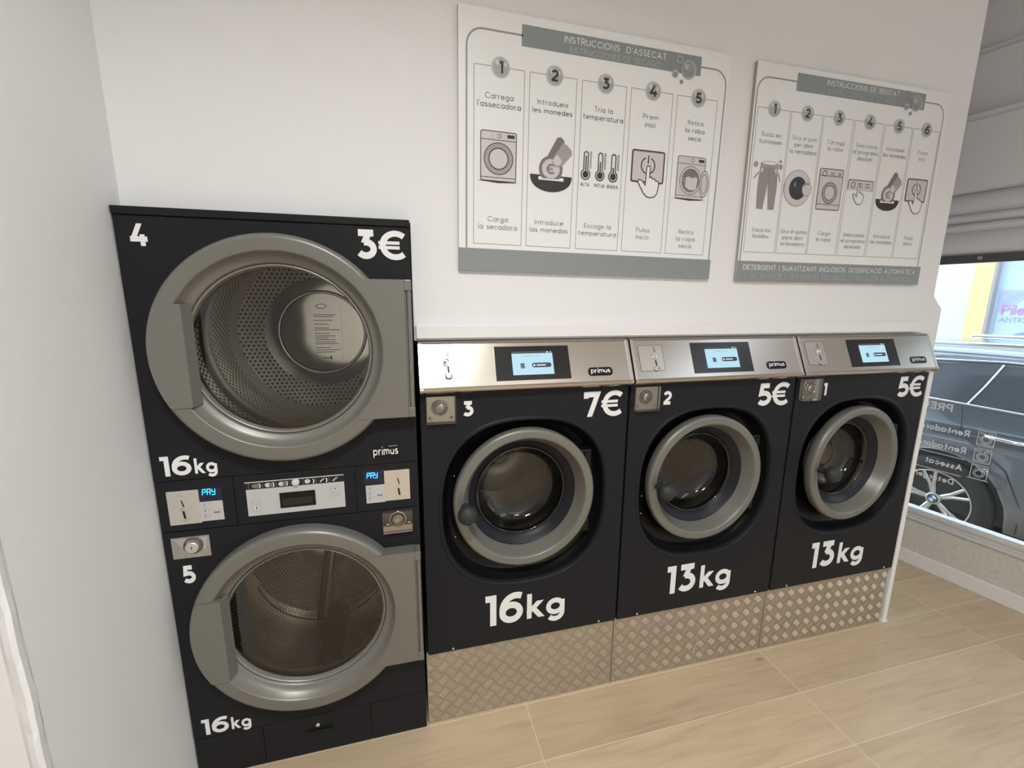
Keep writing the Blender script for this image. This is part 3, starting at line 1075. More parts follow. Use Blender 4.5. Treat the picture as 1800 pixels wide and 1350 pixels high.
        while zz > -.10:
            L = random.uniform(.06, .115)
            q.rect(-.048, zz - .0015, -.048 + L, zz + .0015, 'ink_mauve')
            zz -= random.choice((.009, .009, .011, .018))
        q.rect(-.018, -.125, .022, -.120, 'ink_dark_mauve')
        q.rect(.016, -.130, .022, -.112, 'ink_dark_mauve')
        q.mb.build('notice_reflection', drum, label='reflection of a white paper notice, built as a sheet in the drum')
    else:
        r_ = MB()
        r_.tube([(CX + .02, depth - .03, cz + .02), (CX - 0.035, depth - .03, cz - R + .01)], 0.022, 'drum_vane', 12)
        r_.tube([(CX + .035, depth - .05, cz + .02), (CX - 0.020, depth - .05, cz - R + .01)], 0.009, 'drum_metal', 10)
        r_.build('drum_spoke', drum)
        r_ = MB()
        r_.tube([(CX + .27 * cos(t), depth - .07, cz - .02 + .27 * sin(t)) for t in [radians(195 + 150 * i / 24) for i in range(25)]], 0.003, 'drum_vane', 8)
        r_.build('drum_wire', drum)
        # lint tray rim low in the drum
    return panel


dryer_unit(CZU, 1.1255, 1.9065, '4', DTOP, 0.78, True)
dryer_unit(CZL, 0.1690, 0.9530, '5', 0.953, 0.42, False)


def control_panel(x0, x1):
    return MB().box(x0, x1, 0.0, 0.006, 0.9555, 1.1230, 'anthracite').build('control_panel', dry, bevel=0.001)


def coin_slots(k, a, zt, zb):
    """slot pair, button and return flap"""
    k.line([(a - .002, zt), (a + .003, zt - .022)], .004, 'slot')
    k.line([(a, zb + .030), (a + .003, zb + .004)], .0065, 'slot')
    k.ell(a - .003, (zt - .022 + zb + .030) / 2, .007, .007, 'chrome')
    k.line([(a - .012, zb - .002), (a + .004, zb - .004), (a + .016, zb + .004)], .003, 'chrome')


cp = control_panel(0.001, 0.2145)
k = front((0, 0, 0))
k.rect(0.028, 0.977, 0.1155, 1.090, 'brushed_plate')
k.text('1-\u20ac', 0.066, 1.070, 0.008, 'ink_mauve', 0.12)
coin_slots(k, 0.068, 1.058, 0.992)
k.mb.build('coin_plate', cp)
k = front((0, 0, 0))
k.rect(0.1155, 1.048, 0.180, 1.094, 'led_window')
k.text('{|}', 0.143, 1.0675, 0.0220, 'led_blue', 0.13, 0.037, slant=0.14)
k.mb.build('payment_display', cp, label='blue lit payment display')


def film(k, a0, z0, a1, z1, cols):
    k.rect(a0, z0, a1, z1, 'control_film')
    for i in range(3):
        zz = z1 - .012 - i * .0185
        k.line(k.rrect_pts(a0 + .006, zz - .007, a0 + .022, zz + .007, .002), .0007, 'ink_mauve', True)
        k.rect(a0 + .011, zz - .004, a0 + .014, zz + .005, 'ink_text_grey')
        k.rect(a0 + .024, zz + .002, a0 + .028, zz + .005, 'ink_mauve')
    a = a0 + .036
    k.line([(a, z1 - .026), (a, z1 - .036), (a + .018, z1 - .036), (a + .018, z1 - .026)], .0012, 'ink_mauve')
    k.rect(a, z1 - .042, a + .018, z1 - .037, 'ink_text_grey')


k = front((0, 0, 0))
film(k, 0.1155, 0.981, 0.1795, 1.047, 1)
k.mb.build('control_film', cp)

cp = control_panel(0.2165, 0.5840)
k = front((0, 0, 0))
k.rect(0.249, 0.9815, 0.548, 1.0735, 'control_film')
for a, z0, lock in ((0.262, 1.000, 0), (0.505, 1.023, 1)):
    k.line(k.rrect_pts(a, z0 - (.004 if lock == 0 else .0), a + .026, z0 + .038, .002), .0008, 'ink_mauve', True)
    for j in (0, 1):
        k.ring(a + .013, z0 + .009 + j * .019, .0085, .0085, .001, 'ink_mauve')
    k.ell(a + .013, z0 + (.009 if lock == 0 else .028), .0075, .0075, 'paper')
    k.rect(a + .0115, z0 + (.005 if lock == 0 else .024), a + .0145, z0 + (.013 if lock == 0 else .032), 'slot')
k.mb.build('control_film', cp)
k = front((0, 0, 0))
k.rect(0.249, 1.0735, 0.548, 1.096, 'slot')
k.rect(0.247, 1.0965, 0.548, 1.0995, 'aluminium')
for i in range(7):
    a = 0.262 + i * 0.0405
    k.rect(a - .004, 1.0740, a - .0033, 1.0955, 'ink_mauve')
    if i != 3:
        if i in (0, 1, 2):
            k.ell(a + .012 + (.004 if i == 0 else 0), 1.0845, .009 if i else .011, .0075, 'ink_dark_mauve' if i == 0 else 'ink_pale')
            k.rect(a + .016, 1.077, a + .026, 1.092, 'ink_dark_mauve')
        elif i == 4:
            k.ell(a + .010, 1.086, .009, .007, 'ink_pale')
            k.rect(a + .003, 1.078, a + .014, 1.086, 'ink_pale')
        else:
            k.line([(a + .008, 1.079), (a + .014, 1.085), (a + .022, 1.091)], .0042, 'ink_pale')
            k.line([(a + .014, 1.085), (a + .022, 1.091)], .006, 'ink_mauve')
        if i != 6:
            k.line(arc(a + .024, 1.0845, .006, .0085, 60, -60), .003, 'sign_white')
k.mb.build('pictogram_strip', cp)
q = MB()
q.box(0.346, 0.455, -0.003, 0.0, 1.000, 1.053, 'black_plastic')
q.box(0.354, 0.447, -0.0045, -0.003, 1.008, 1.034, 'display_black')
q.build('display', cp, bevel=0.002)
q = MB()
q.lathe([(0.0125, 0.0), (0.0125, -.004), (0.011, -.008), (0.006, -.0105), (0.0005, -.011)], (0.398, 0, 1.086), 'paper', 24)
q.build('indicator_knob', cp)

cp = control_panel(0.5860, 0.7940)
k = front((0, 0, 0))
k.rect(0.6795, 0.9865, 0.765, 1.0985, 'brushed_plate')
k.text('1-\u20ac', 0.722, 1.080, 0.008, 'ink_mauve', 0.12)
coin_slots(k, 0.726, 1.068, 1.000)
k.mb.build('coin_plate', cp)
k = front((0, 0, 0))
k.rect(0.612, 1.052, 0.6795, 1.104, 'led_window')
k.text('{|}', 0.639, 1.0745, 0.0220, 'led_blue', 0.13, 0.036, slant=0.14)
k.mb.build('payment_display', cp, label='blue lit payment display')
k = front((0, 0, 0))
film(k, 0.617, 0.984, 0.6795, 1.050, 1)
k.mb.build('control_film', cp)
# key locks under the control strip
q = MB()
q.box(0.023, 0.130, -0.003, 0.0, 0.861, 0.934, 'stainless_plain')
q.add([(0.028, -.0032, 0.929), (0.125, -.0032, 0.929), (0.118, -.0034, 0.888), (0.060, -.0034, 0.888), (0.050, -.0034, .929)], [(0, 4, 3), (4, 1, 2, 3)], 'chrome')
q.lathe([(0.028, -.003), (0.027, -.008), (0.022, -.009), (0.0215, -.004)], (0.083, 0, 0.903), 'groove', 32)
q.lathe([(0.019, -.003), (0.019, -.016), (0.017, -.018), (0.0005, -.018)], (0.083, 0, 0.901), 'brushed_plate', 28)
q.box(0.082, 0.0845, -0.0186, -0.0178, 0.896, 0.907, 'slot')
q.build('key_lock', dry, bevel=0.0008)
q = MB()
q.box(0.668, 0.769, -0.002, 0.0, 0.870, 0.947, 'groove')
q.box(0.668, 0.769, -0.006, -0.002, 0.870, 0.892, 'stainless_plain')
q.lathe([(0.031, -.002), (0.030, -.008), (0.026, -.009), (0.025, -.003)], (0.719, 0, 0.916), 'chrome', 36)
q.lathe([(0.020, -.002), (0.019, -.014), (0.015, -.015), (0.014, -.006), (0.0005, -.006)], (0.719, 0, 0.915), 'stainless_plain', 28)
q.lathe([(0.006, -.006), (0.006, -.013), (0.0005, -.013)], (0.719, 0, 0.915), 'chrome', 14)
for a in (0.684, 0.757):
    q.lathe([(0.006, -.002), (0.006, -.010), (0.0005, -.011)], (a, 0, 0.899), 'chrome', 14)
kl = q.build('key_lock', dry, bevel=0.0008)
q = MB()
q.box(0.667, 0.770, -0.0175, -0.001, 0.869, 0.948, 'clear_cover')
q.build('lock_cover', kl, label='clear plastic lock cover')
# toe panels with lint drawer
for x0, x1 in ((0.001, 0.2150), (0.2170, 0.5860), (0.5880, 0.7940)):
    MB().box(x0, x1, 0.0, 0.006, 0.004, 0.1660, 'anthracite').build('toe_panel', dry, bevel=0.001)
q = MB()
q.lathe([(0.0085, 0.0), (0.0085, -.006), (0.006, -.010), (0.0005, -.011)], (0.399, 0, 0.127), 'chrome', 20)
q.build('drawer_lock', dry)
q = MB()
q.box(0.357, 0.452, -0.004, 0.0, 0.086, 0.106, 'black_plastic')
q.box(0.360, 0.449, -0.010, -0.004, 0.099, 0.106, 'black_plastic')
q.build('drawer_handle', dry, bevel=0.002)

# ================================================================== WASHERS
PZ0, PZ1 = 0.329, 1.3625
FA = Vector((0.0, -0.0375, 1.380))
FB = Vector((0.0, 0.0300, 1.5330))
FU = (FB - FA).normalized()
FN = Vector((1, 0, 0)).cross(FU)


def washer(x0, label, number, price, kg, ajar=0.0, dk=0.0, W=0.8027, dp=0.0):
    t = thing('washing_machine', label, 'washing machine', (x0, 0, PZ0), 'anthracite washers on the diamond plate plinths')

    def P(mb, name, parent=t, **kw):
        mb.v = [(p[0], p[1], p[2] - PZ0) for p in mb.v]
        return mb.build(name, parent, **kw)
    cx, cz = 0.395, 0.9185
    dx, dz = 0.392, 0.936
    # casing
    b = MB()
    b.box(0.006, 0.009, 0.050, 0.95, PZ0, 1.53, 'anthracite_gap')
    b.box(0.006, 0.009, 0.004, 0.050, PZ0, 1.37, 'anthracite_gap')
    b.box(W - 0.009, W - 0.006, 0.004, 0.050, PZ0, 1.37, 'anthracite_gap')
    b.box(W - 0.009, W - 0.006, 0.050, 0.95, PZ0, 1.53, 'anthracite_gap')
    b.box(0.009, W - 0.009, 0.94, 0.95, PZ0, 1.53, 'anthracite_gap')
    b.box(0.009, W - 0.009, 0.03, 0.94, PZ0, PZ0 + .006, 'anthracite_gap')
    b.box(0.009, W - 0.009, 0.17, 0.94, 1.524, 1.53, 'anthracite_gap')
    P(b, 'casing')
    # front panel with rounded-square opening and rolled lip

    def sq(a, rx=0.327, rz=0.334, n=2.55):
        c, s_ = cos(a), sin(a)
        r = (abs(c / rx) ** n + abs(s_ / rz) ** n) ** (-1 / n)
        return (r * c, r * s_)
    m = MB()
    holed_panel(m, 0.005, W - 0.005, PZ0, PZ1, cx, cz, sq, 0.0,
                [(1.035, 0.0), (1.022, -0.0035), (1.008, -0.005), (0.995, -0.003), (0.985, 0.003), (0.978, 0.014)], 'anthracite', 0.012)
    panel = P(m, 'front_panel')
    k = front((0, 0, 0))
    k.text(number, 0.150, 1.276, 0.056, 'vinyl_white', 0.24, 0.024 if number == '1' else 0.040, 'l')
    P(k.mb, 'number_sticker', panel)
    k = front((0, 0, 0))
    px = {'7': 0.612, '5': 0.607}[price] + dp
    k.text(price, px, 1.246, 0.098, 'vinyl_white', 0.22, 0.072, 'l')
    k.text('\u20ac', px + 0.172, 1.243, 0.103, 'vinyl_white', 0.19, 0.100, 'r')
    P(k.mb, 'price_sticker', panel)
    k = front((0, 0, 0))
    k.text(kg, 0.217 + dk, 0.408, 0.136, 'vinyl_white', 0.21, 0.165 if kg == '16' else 0.160, 'l')
    k.text('kg', 0.562 + dk, 0.412, 0.112, 'vinyl_white', 0.20, 0.162, 'r')
    P(k.mb, 'capacity_sticker', panel)
    # black recess bowl behind the door
    m = MB()
    ang = [2 * pi * i / 96 for i in range(96)]
    rows = []
    for sc, y in ((0.985, 0.006), (0.965, 0.03), (0.93, 0.062), (0.90, 0.068)):
        rows.append([(cx + sq(a)[0] * sc, y, cz + sq(a)[1] * sc) for a in ang])
    rows.append([(dx + 0.212 * cos(a), 0.070, dz + 0.212 * sin(a)) for a in ang])
    rows.append([(dx + 0.205 * cos(a), 0.12, dz + 0.205 * sin(a)) for a in ang])
    m.grid(rows, 'black_plastic', True, True)
    for zz in (1.03, 0.86, 0.78):
        m.sphere((dx - 0.268, 0.062, zz), 0.004, 'chrome', 10)
    P(m, 'door_recess')
    # door, hinged on the right
    hx, hy = 0.668, 0.03
    dm = MB()

    def D(mb, name, parent):
        mb.v = [(p[0] - hx, p[1] - hy, p[2] - dz) for p in mb.v]
        return mb.build(name, parent)
    prof = [(0.262, 0.045), (0.274, 0.040), (0.2795, 0.026), (0.2795, 0.006), (0.2765, -0.001), (0.272, -0.0045), (0.269, -0.0055), (0.266, -0.006), (0.2645, -0.00605), (0.2505, -0.00648), (0.249, -0.0065), (0.246, -0.0062), (0.2435, -0.005), (0.242, -0.003), (0.237, 0.008),
            (0.223, 0.038), (0.219, 0.046), (0.217, 0.050)]
    dm.lathe(prof, (dx, 0, dz), 'silver_paint', 96)
    door = D(dm, 'door', t)
    door.location = (hx, hy, dz - PZ0)
    door.rotation_euler = (0, 0, radians(ajar))
    m = MB()
    m.lathe([(0.218, 0.048), (0.214, 0.054), (0.206, 0.056), (0.202, 0.062), (0.192, 0.064), (0.188, 0.074), (0.180, 0.078), (0.178, 0.10)], (dx, 0, dz), 'black_rubber', 72)
    D(m, 'door_seal', door)
    m = MB()
    m.lathe([(0.184, 0.076), (0.180, 0.072), (0.175, 0.078), (0.168, 0.105), (0.160, 0.128), (0.148, 0.142), (0.125, 0.152), (0.07, 0.160), (0.0005, 0.162)], (dx, 0, dz), 'bowl_glass', 72)
    D(m, 'door_bowl', door)
    m = MB()
    ka = radians(180 + (1 if not ajar else -1))
    kx, kz = dx + 0.238 * cos(ka), dz + 0.238 * sin(ka)
    m.sphere((kx, -0.068, kz), 0.036, 'knob_black', 28, (1, .85, 1))
    m.lathe([(0.016, -0.045), (0.013, -0.020), (0.017, -0.004)], (kx, 0, kz), 'knob_black', 20)
    D(m, 'door_knob', door)
    for zz in (1.082, 0.790):
        m = MB()
        w0 = sqrt(max(0, 0.275 ** 2 - (zz - dz) ** 2)) + dx
        m.box(w0 - 0.02, w0 + 0.035, 0.012, 0.060, zz - 0.028, zz + 0.028, 'black_plastic')
        m.box(w0 + 0.005, w0 + 0.026, 0.004, 0.016, zz - 0.018, zz + 0.018, 'black_plastic')
        P(m, 'door_hinge', bevel=0.004)
    # drum
    m = MB()
    m.lathe([(0.205, 0.115), (0.22, 0.125), (0.29, 0.15)], (dx, 0, dz), 'drum_metal', 64)
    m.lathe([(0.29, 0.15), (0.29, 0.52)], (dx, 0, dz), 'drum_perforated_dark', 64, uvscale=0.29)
    m.disc(0.29, (dx, 0.52, dz), 'drum_metal', 64)
    m.lathe([(0.20, -.0), (0.19, -.014), (0.06, -.014), (0.05, 0)], (dx, 0.52, dz), 'drum_metal', 48)
    drum = P(m, 'drum')
    for a in (20, 140, 260):
        m = MB()
        ca, sa = cos(radians(a)), sin(radians(a))
        rows = []
        for (rr, off) in ((0.288, -.035), (0.235, -.010), (0.228, 0), (0.235, .010), (0.288, .035)):
            rows.append([(dx + rr * ca - off * sa, yy, dz + rr * sa + off * ca) for yy in (0.16, 0.51)])
        m.grid(rows, 'drum_metal', True)
        P(m, 'drum_vane', drum)
    # stainless fascia
    fx0, fx1 = 0.004, W - 0.004
    prof = [(0.17, 1.541), (0.046, 1.541), (0.036, 1.539), (FB.y, FB.z), (FA.y + FU.y * .012, FA.z + FU.z * .012), (FA.y - .0005, FA.z + .005), (FA.y + .001, FA.z - .0005), (FA.y + .005, FA.z - .006), (FA.y + .011, FA.z - .009),
            (-0.016, 1.3650), (0.003, 1.3640), (0.17, 1.364)]

    def extr(mb, pr, a, bb, mat):
        kx_ = len(pr)
        A = [(a, y, z) for y, z in pr]
        B = [(bb, y, z) for y, z in pr]
        mb.add(A + B, [(i, (i + 1) % kx_, kx_ + (i + 1) % kx_, kx_ + i) for i in range(kx_)], mat)
        mb.add(A, [list(range(kx_))], mat)
        mb.add(B, [list(range(kx_))[::-1]], mat)
    m = MB()
    extr(m, prof, fx0 + 0.012, fx1 - 0.012, 'stainless')
    fas = P(m, 'fascia')
    for a, bb in ((fx0, fx0 + 0.0125), (fx1 - 0.0125, fx1)):
        m = MB()
        pr = [(y - 0.0016, z) for y, z in prof[1:-1]]
        pr = [(0.17, 1.5416)] + pr + [(0.17, 1.3638)]
        extr(m, pr, a, bb, 'stainless_plain')
        P(m, 'fascia_end', fas, bevel=0.002)
    L = (FB - FA).length
    k = Ink(FA, (1, 0, 0), FU, 0.0005)
    k.rect(0.016, 0.1655, W - 0.017, 0.1672, 'groove')
    # coin plate
    ca0 = 0.034
    k.line(k.rrect_pts(ca0, 0.042, ca0 + .105, 0.146, .006), .0012, 'groove', True)
    k.rrect(ca0 + .0012, 0.0432, ca0 + .1038, 0.1448, .006, 'stainless_plain')
    c = ca0 + .068
    k.line([(c - .001, .138), (c + .003, .116)], .003, 'slot')
    k.line([(c + .003, .139), (c + .006, .116)], .0016, 'chrome')
    k.line([(c, .086), (c + .002, .062)], .006, 'slot')
    P(k.mb, 'coin_plate', fas)

    def OnF(a, bq, h):
        return FA + Vector((1, 0, 0)) * a + FU * bq + FN * h
    m = MB()
    rows = []
    for r, h in ((0.0125, 0.0005), (0.0125, 0.006), (0.0105, 0.007), (0.0095, 0.0035), (0.006, 0.003), (0.0055, 0.007), (0.0003, 0.0075)):
        rows.append([OnF(c - .007 + r * cos(2 * pi * i / 24), 0.100 + r * sin(2 * pi * i / 24), h) for i in range(24)])
    m.grid(rows, 'chrome', True, True)
    P(m, 'coin_button', fas)
    m = MB()
    m.tube([OnF(c - .009, .058, .002), OnF(c - .010, .048, .006), OnF(c - .004, .043, .008), OnF(c + .006, .043, .008), OnF(c + .011, .048, .006), OnF(c + .010, .058, .002)], 0.0022, 'chrome', 8)
    P(m, 'coin_return', fas)
    # touch display
    k = Ink(FA, (1, 0, 0), FU, 0.0004)
    m = k.mb
    k.mb.prism([(0.268, .026), (0.548, .026), (0.548, .152), (0.268, .152)], FA, (1, 0, 0), FU, FN, 0.0, 0.002, 'display_black')
    k.h = 0.0022
    s0, s1, v0, v1 = 0.330, 0.484, .045, .132
    k.rect(s0, v0, s1, v1 - .008, 'screen_blue')
    k.rect(s0, v1 - .008, s1, v1, 'screen_dark')
    k.rect(s1 - .022, v1 - .0062, s1 - .016, v1 - .001, 'screen_white')
    k.rect(s1 - .009, v1 - .007, s1 - .006, v1 - .001, 'screen_white')
    k.text('Lavadora Lista', (s0 + s1) / 2 - .002, v1 - .0205, .0078, 'screen_text', .14, .066)
    k.rrect(s0 + .072, v0 + .026, s0 + .146, v0 + .0435, .0085, 'screen_button')
    k.ell(s0 + .081, v0 + .0345, .004, .004, 'screen_white')
    k.rect(s0 + .090, v0 + .0325, s0 + .124, v0 + .0367, 'screen_white')
    k.rect(s0 + .030, v0 + .024, s0 + .045, v0 + .0425, 'screen_button')
    k.ring(s0 + .0375, v0 + .032, .005, .005, .0012, 'screen_text')
    k.ring(s0 + .047, v0 + .033, .005, .005, .001, 'screen_text')
    P(k.mb, 'touch_display', fas)
    k = Ink(FA, (1, 0, 0), FU, 0.0004)
    k.mb.prism(k.rrect_pts(0.617, .032, 0.716, .0645, .0135), FA, (1, 0, 0), FU, FN, 0.0, 0.0015, 'black_plastic')
    k.h = 0.0017
    k.text('primus', 0.667, .0435, .0185, 'vinyl_white', .16, .078)
    P(k.mb, 'badge', fas)
    # key lock with clear cover
    lx0, lx1, lz0, lz1 = 0.023, 0.126, 1.259, 1.3555
    m = MB()
    m.box(lx0 + .003, lx1 - .003, -0.003, 0.0, lz0 + .004, lz1 - .002, 'stainless_plain')
    lc = (lx0 + lx1) / 2 - .004, (lz0 + lz1) / 2 + .006
    m.lathe([(0.029, -.003), (0.028, -.010), (0.024, -.012), (0.022, -.004), (0.019, -.004), (0.019, -.014), (0.0165, -.016), (0.0005, -.016)], (lc[0], 0, lc[1]), 'stainless_plain', 36)
    m.lathe([(0.0275, -.0105), (0.0255, -.0125), (0.0235, -.0105)], (lc[0], 0, lc[1]), 'chrome', 36)
    m.box(lc[0] - .0012, lc[0] + .0012, -.0167, -.0158, lc[1] - .006, lc[1] + .006, 'slot')
    for a in (lx0 + .014, lx1 - .014):
        m.sphere((a, -.006, lz0 + .018), 0.006, 'chrome', 12)
    lock = P(m, 'key_lock', bevel=0.0006)
    m = MB()
    m.box(lx0, lx1, -0.0185, -0.0005, lz0, lz1, 'clear_cover')
    P(m, 'lock_cover', lock, label='clear plastic lock cover')
    # fixing screws along the bottom edge
    for a in (0.10, 0.72):
        m = MB()
        m.lathe([(0.005, 0.0), (0.005, -.003), (0.003, -.005), (0.0005, -.005)], (a, 0, PZ0 + .011), 'chrome', 12)
        P(m, 'fixing_screw', panel)
    return t


XWASH = (0.8056, 1.6083, 2.4110)
washer(XWASH[0], 'anthracite washing machine marked 3, with 7\u20ac and 16kg, beside the stacked dryer', '3', '7', '16')
washer(XWASH[1], 'anthracite washing machine marked 2, with 5\u20ac and 13kg, middle of the three', '2', '5', '13', 0.0, 0.008)
washer(XWASH[2], 'anthracite washing machine marked 1, door slightly ajar, nearest the shop window', '1', '5', '13', 3.2, -0.004, 0.7825, -0.010)


# ================================================================== DIAMOND PLATE PLINTHS
def plinth(x0, w, label):
    t = thing('plinth', label, 'plinth', (x0, 0, 0), 'diamond plate plinths under the washers')
    H = 0.3265
    m = MB()
    m.box(0.0, w, 0.022, 0.85, 0.0, H - .002, 'anthracite_gap')
    m.build('plinth_block', t)
    m = MB()
    m.box(0.0008, w - 0.0008, 0.012, 0.020, 0.001, H, 'tread_plate')
    c = 0.0428
    r2 = 1 / sqrt(2)
    n = int((w + H) / c) + 3
    for i in range(-n, n):
        for j in range(-n, n):
            p, q = (i + .5) * c, (j + .5) * c
            ux, uz = (p - q) * r2 + 0.004 + (x0 * .0), (p + q) * r2 - 0.02
            if not (-0.02 < ux < w + .02 and -0.02 < uz < H + .02):
                continue
            along = (r2, r2) if (i + j) % 2 else (-r2, r2)      # bar direction
            across = (-along[1], along[0])
            for b_ in range(5):
                o = (b_ - 2) * 0.0076
                hl = 0.0165 - abs(b_ - 2) * 0.0006
                hw = 0.0019
                bx, bz = ux + across[0] * o, uz + across[1] * o
                if not (0.004 < bx < w - 0.004 and 0.004 < bz < H - .003):
                    continue
                base = [(hl, 0), (hl * .55, hw), (-hl * .55, hw), (-hl, 0), (-hl * .55, -hw), (hl * .55, -hw)]
                top = [(hl * .55, 0), (-hl * .55, 0)]
                V = []
                for a_, c_ in base:
                    V.append((bx + along[0] * a_ + across[0] * c_, 0.0121, bz + along[1] * a_ + across[1] * c_))
                for a_, c_ in top:
                    V.append((bx + along[0] * a_ + across[0] * c_, 0.0106, bz + along[1] * a_ + across[1] * c_))
                V = [(min(max(vx, .001), w - .001), vy, min(max(vz, .0015), H)) for vx, vy, vz in V]
                m.add(V, [(0, 1, 6), (1, 2, 7, 6), (2, 3, 7), (3, 4, 7), (4, 5, 6, 7), (5, 0, 6)], 'tread_bar', False)
    m.build('tread_plate', t)
    return t


plinth(XWASH[0] - .003, 0.8015, 'aluminium diamond plate plinth under washer 3, beside the dryer')
plinth(XWASH[1] - .003, 0.8015, 'aluminium diamond plate plinth under washer 2, with a thin pale scratch')
plinth(XWASH[2] - .003, 0.779, 'aluminium diamond plate plinth under washer 1, next to the white end trim')
sc = front((XWASH[1] - .003, 0.0092, 0))
sc.line([(0.432, 0.135), (0.437, 0.115), (0.428, 0.098), (0.418, 0.083), (0.426, 0.064), (0.420, 0.045)], .0022, 'paper')
so = sc.mb.build('scratch', None)
so.parent = [o for o in bpy.data.objects if o.name.startswith('plinth') and o.get('label', '').endswith('scratch')][0]
so.matrix_parent_inverse = Matrix.Translation((-(XWASH[1] - .003), 0, 0))


# ================================================================== SIGNS
class Sign:
    def __init__(self, name, label, org, tilt, w=1.0, h=0.80, t=0.0148):
        self.t = thing(name, label, 'sign', org, rot=(0, radians(tilt), 0))
        m = MB()
        m.box(0, w, 0, t, 0, h, 'sign_edge_shade')  # board sides greyed in their colour to stand for shadow
        m.add([(0, -.0002, 0), (w, -.0002, 0), (w, -.0002, h), (0, -.0002, h)], [(0, 1, 2, 3)], 'sign_white')
        m.build('board', self.t)
        self.lift = 0.0004

    def ink(self, parent=None):
        return Ink((0, 0, 0), (1, 0, 0), (0, 0, 1), self.lift)

    def put(self, k, name, label=None, parent=None):
        self.lift = 0.0004
        return k.mb.build(name, parent or self.t, label=label)


def badge(sg, k, a, b_, r, n, parent=None):
    k.h = 0.0016
    k.ell(a, b_, r, r, 'badge_rim')
    k.ell(a + r * .04, b_ - r * .04, r * .86, r * .86, 'badge_core')
    k.ell(a - r * .38, b_ + r * .42, r * .22, r * .26, 'badge_glint')
    k.ell(a + r * .52, b_ + r * .30, r * .13, r * .22, 'badge_glint')
    k.text(n, a, b_ - r * .58, r * 1.16, 'ink_black', .20)


def bubbles(k, a, b_, r):
    k.h = 0.0020
    k.ell(a, b_, r, r, 'bubble_rim')
    k.ell(a - r * .05, b_ + r * .02, r * .84, r * .84, 'sign_grey')
    k.ell(a - r * .30, b_ + r * .30, r * .34, r * .34, 'bubble_rim')
    k.ell(a + r * .25, b_ + r * .25, r * .35, r * .45, 'ink_line')
    k.ell(a - r * 1.75, b_ - r * .60, r * .42, r * .42, 'bubble_rim')
    k.ell(a - r * 1.75, b_ - r * .72, r * .28, r * .28, 'sign_grey')
    k.ring(a - r * 1.27, b_ + r * .93, r * .36, r * .36, r * .14, 'bubble_rim')
    k.ell(a - r * .85, b_ - r * 1.36, r * .21, r * .24, 'sign_grey')


def pic_washer(k, a, b_, w, h, lw=.0028, style=0):
    """front loader: (a, b_) is the lower left corner"""
    if style == 0:
        k.poly([(a - .017, b_ - .001), (a + w + .015, b_ - .001), (a + w * .5, b_ - .006)], 'ink_black')
    k.poly(k.rrect_pts(a, b_, a + w, b_ + h, .006), 'ink_pale')
    k.line(k.rrect_pts(a, b_, a + w, b_ + h, .006), lw, 'ink_black', True)
    top = b_ + h * .83
    k.line([(a, top), (a + w, top)], lw * .8, 'ink_black')
    foot = b_ + h * (.07 if style == 0 else .13)
    k.line([(a, foot), (a + w, foot)], lw * .8, 'ink_black')
    cx, cz = a + w * .5, b_ + h * .455
    if style == 0:
        k.line([(a + w * .31, top), (a + w * .31, b_ + h)], lw * .5, 'ink_mauve')
        k.ring(a + w * .52, b_ + h * .915, w * .05, w * .05, lw * .7, 'ink_black')
        k.rect(a + w * .74, b_ + h * .885, a + w * .95, b_ + h * .955, 'ink_black')
    else:
        k.ring(a + w * .2, b_ + h * .885, w * .085, w * .085, lw, 'ink_black')
        for q in (.46, .76):
            for z in (.865, .91):
                k.line([(a + w * q, b_ + h * z), (a + w * (q + .16), b_ + h * z)], lw * .8, 'ink_black')
    return cx, cz, top


def pic_hand(k, a, b_, s, lw):
    """pointing hand; fingertip at (a, b_), total height about s"""
    H = [(-.07, 0), (-.075, -.36), (-.085, -.62), (-.22, -.47), (-.36, -.43), (-.40, -.52), (-.28, -.70), (-.12, -.92), (.02, -1.02), (.16, -1.04), (.33, -1.0),
         (.43, -.88), (.47, -.68), (.48, -.50), (.42, -.43), (.34, -.44), (.28, -.36), (.20, -.38), (.15, -.30), (.075, -.34), (.08, 0), (.05, .06), (-.04, .06)]
    P = [(a + x * s, b_ + z * s) for x, z in H]
    k.poly(P[::-1], 'sign_white')
    k.line(P, lw, 'ink_black', True)


def pic_power(k, a0, b0, a1, b1, lw, hand):
    k.poly(k.rrect_pts(a0, b0, a1, b1, .006), 'ink_mauve')
    k.poly(k.rrect_pts(a0 + lw, b0 + lw, a1 - lw, b1 - lw, .005), 'ink_pale')
    k.line(k.rrect_pts(a0, b0, a1, b1, .006), lw, 'ink_black', True)
    cx, cz, r = (a0 + a1) / 2, (b0 + b1) / 2 + .004, (b1 - b0) * .26
    k.line(arc(cx, cz, r, r, 115, 425), lw, 'ink_black')
    k.line([(cx, cz + r * .25), (cx, cz + r * 1.25)], lw, 'ink_black')
    pic_hand(k, cx + .002, cz - r * .25, hand, lw * .8)


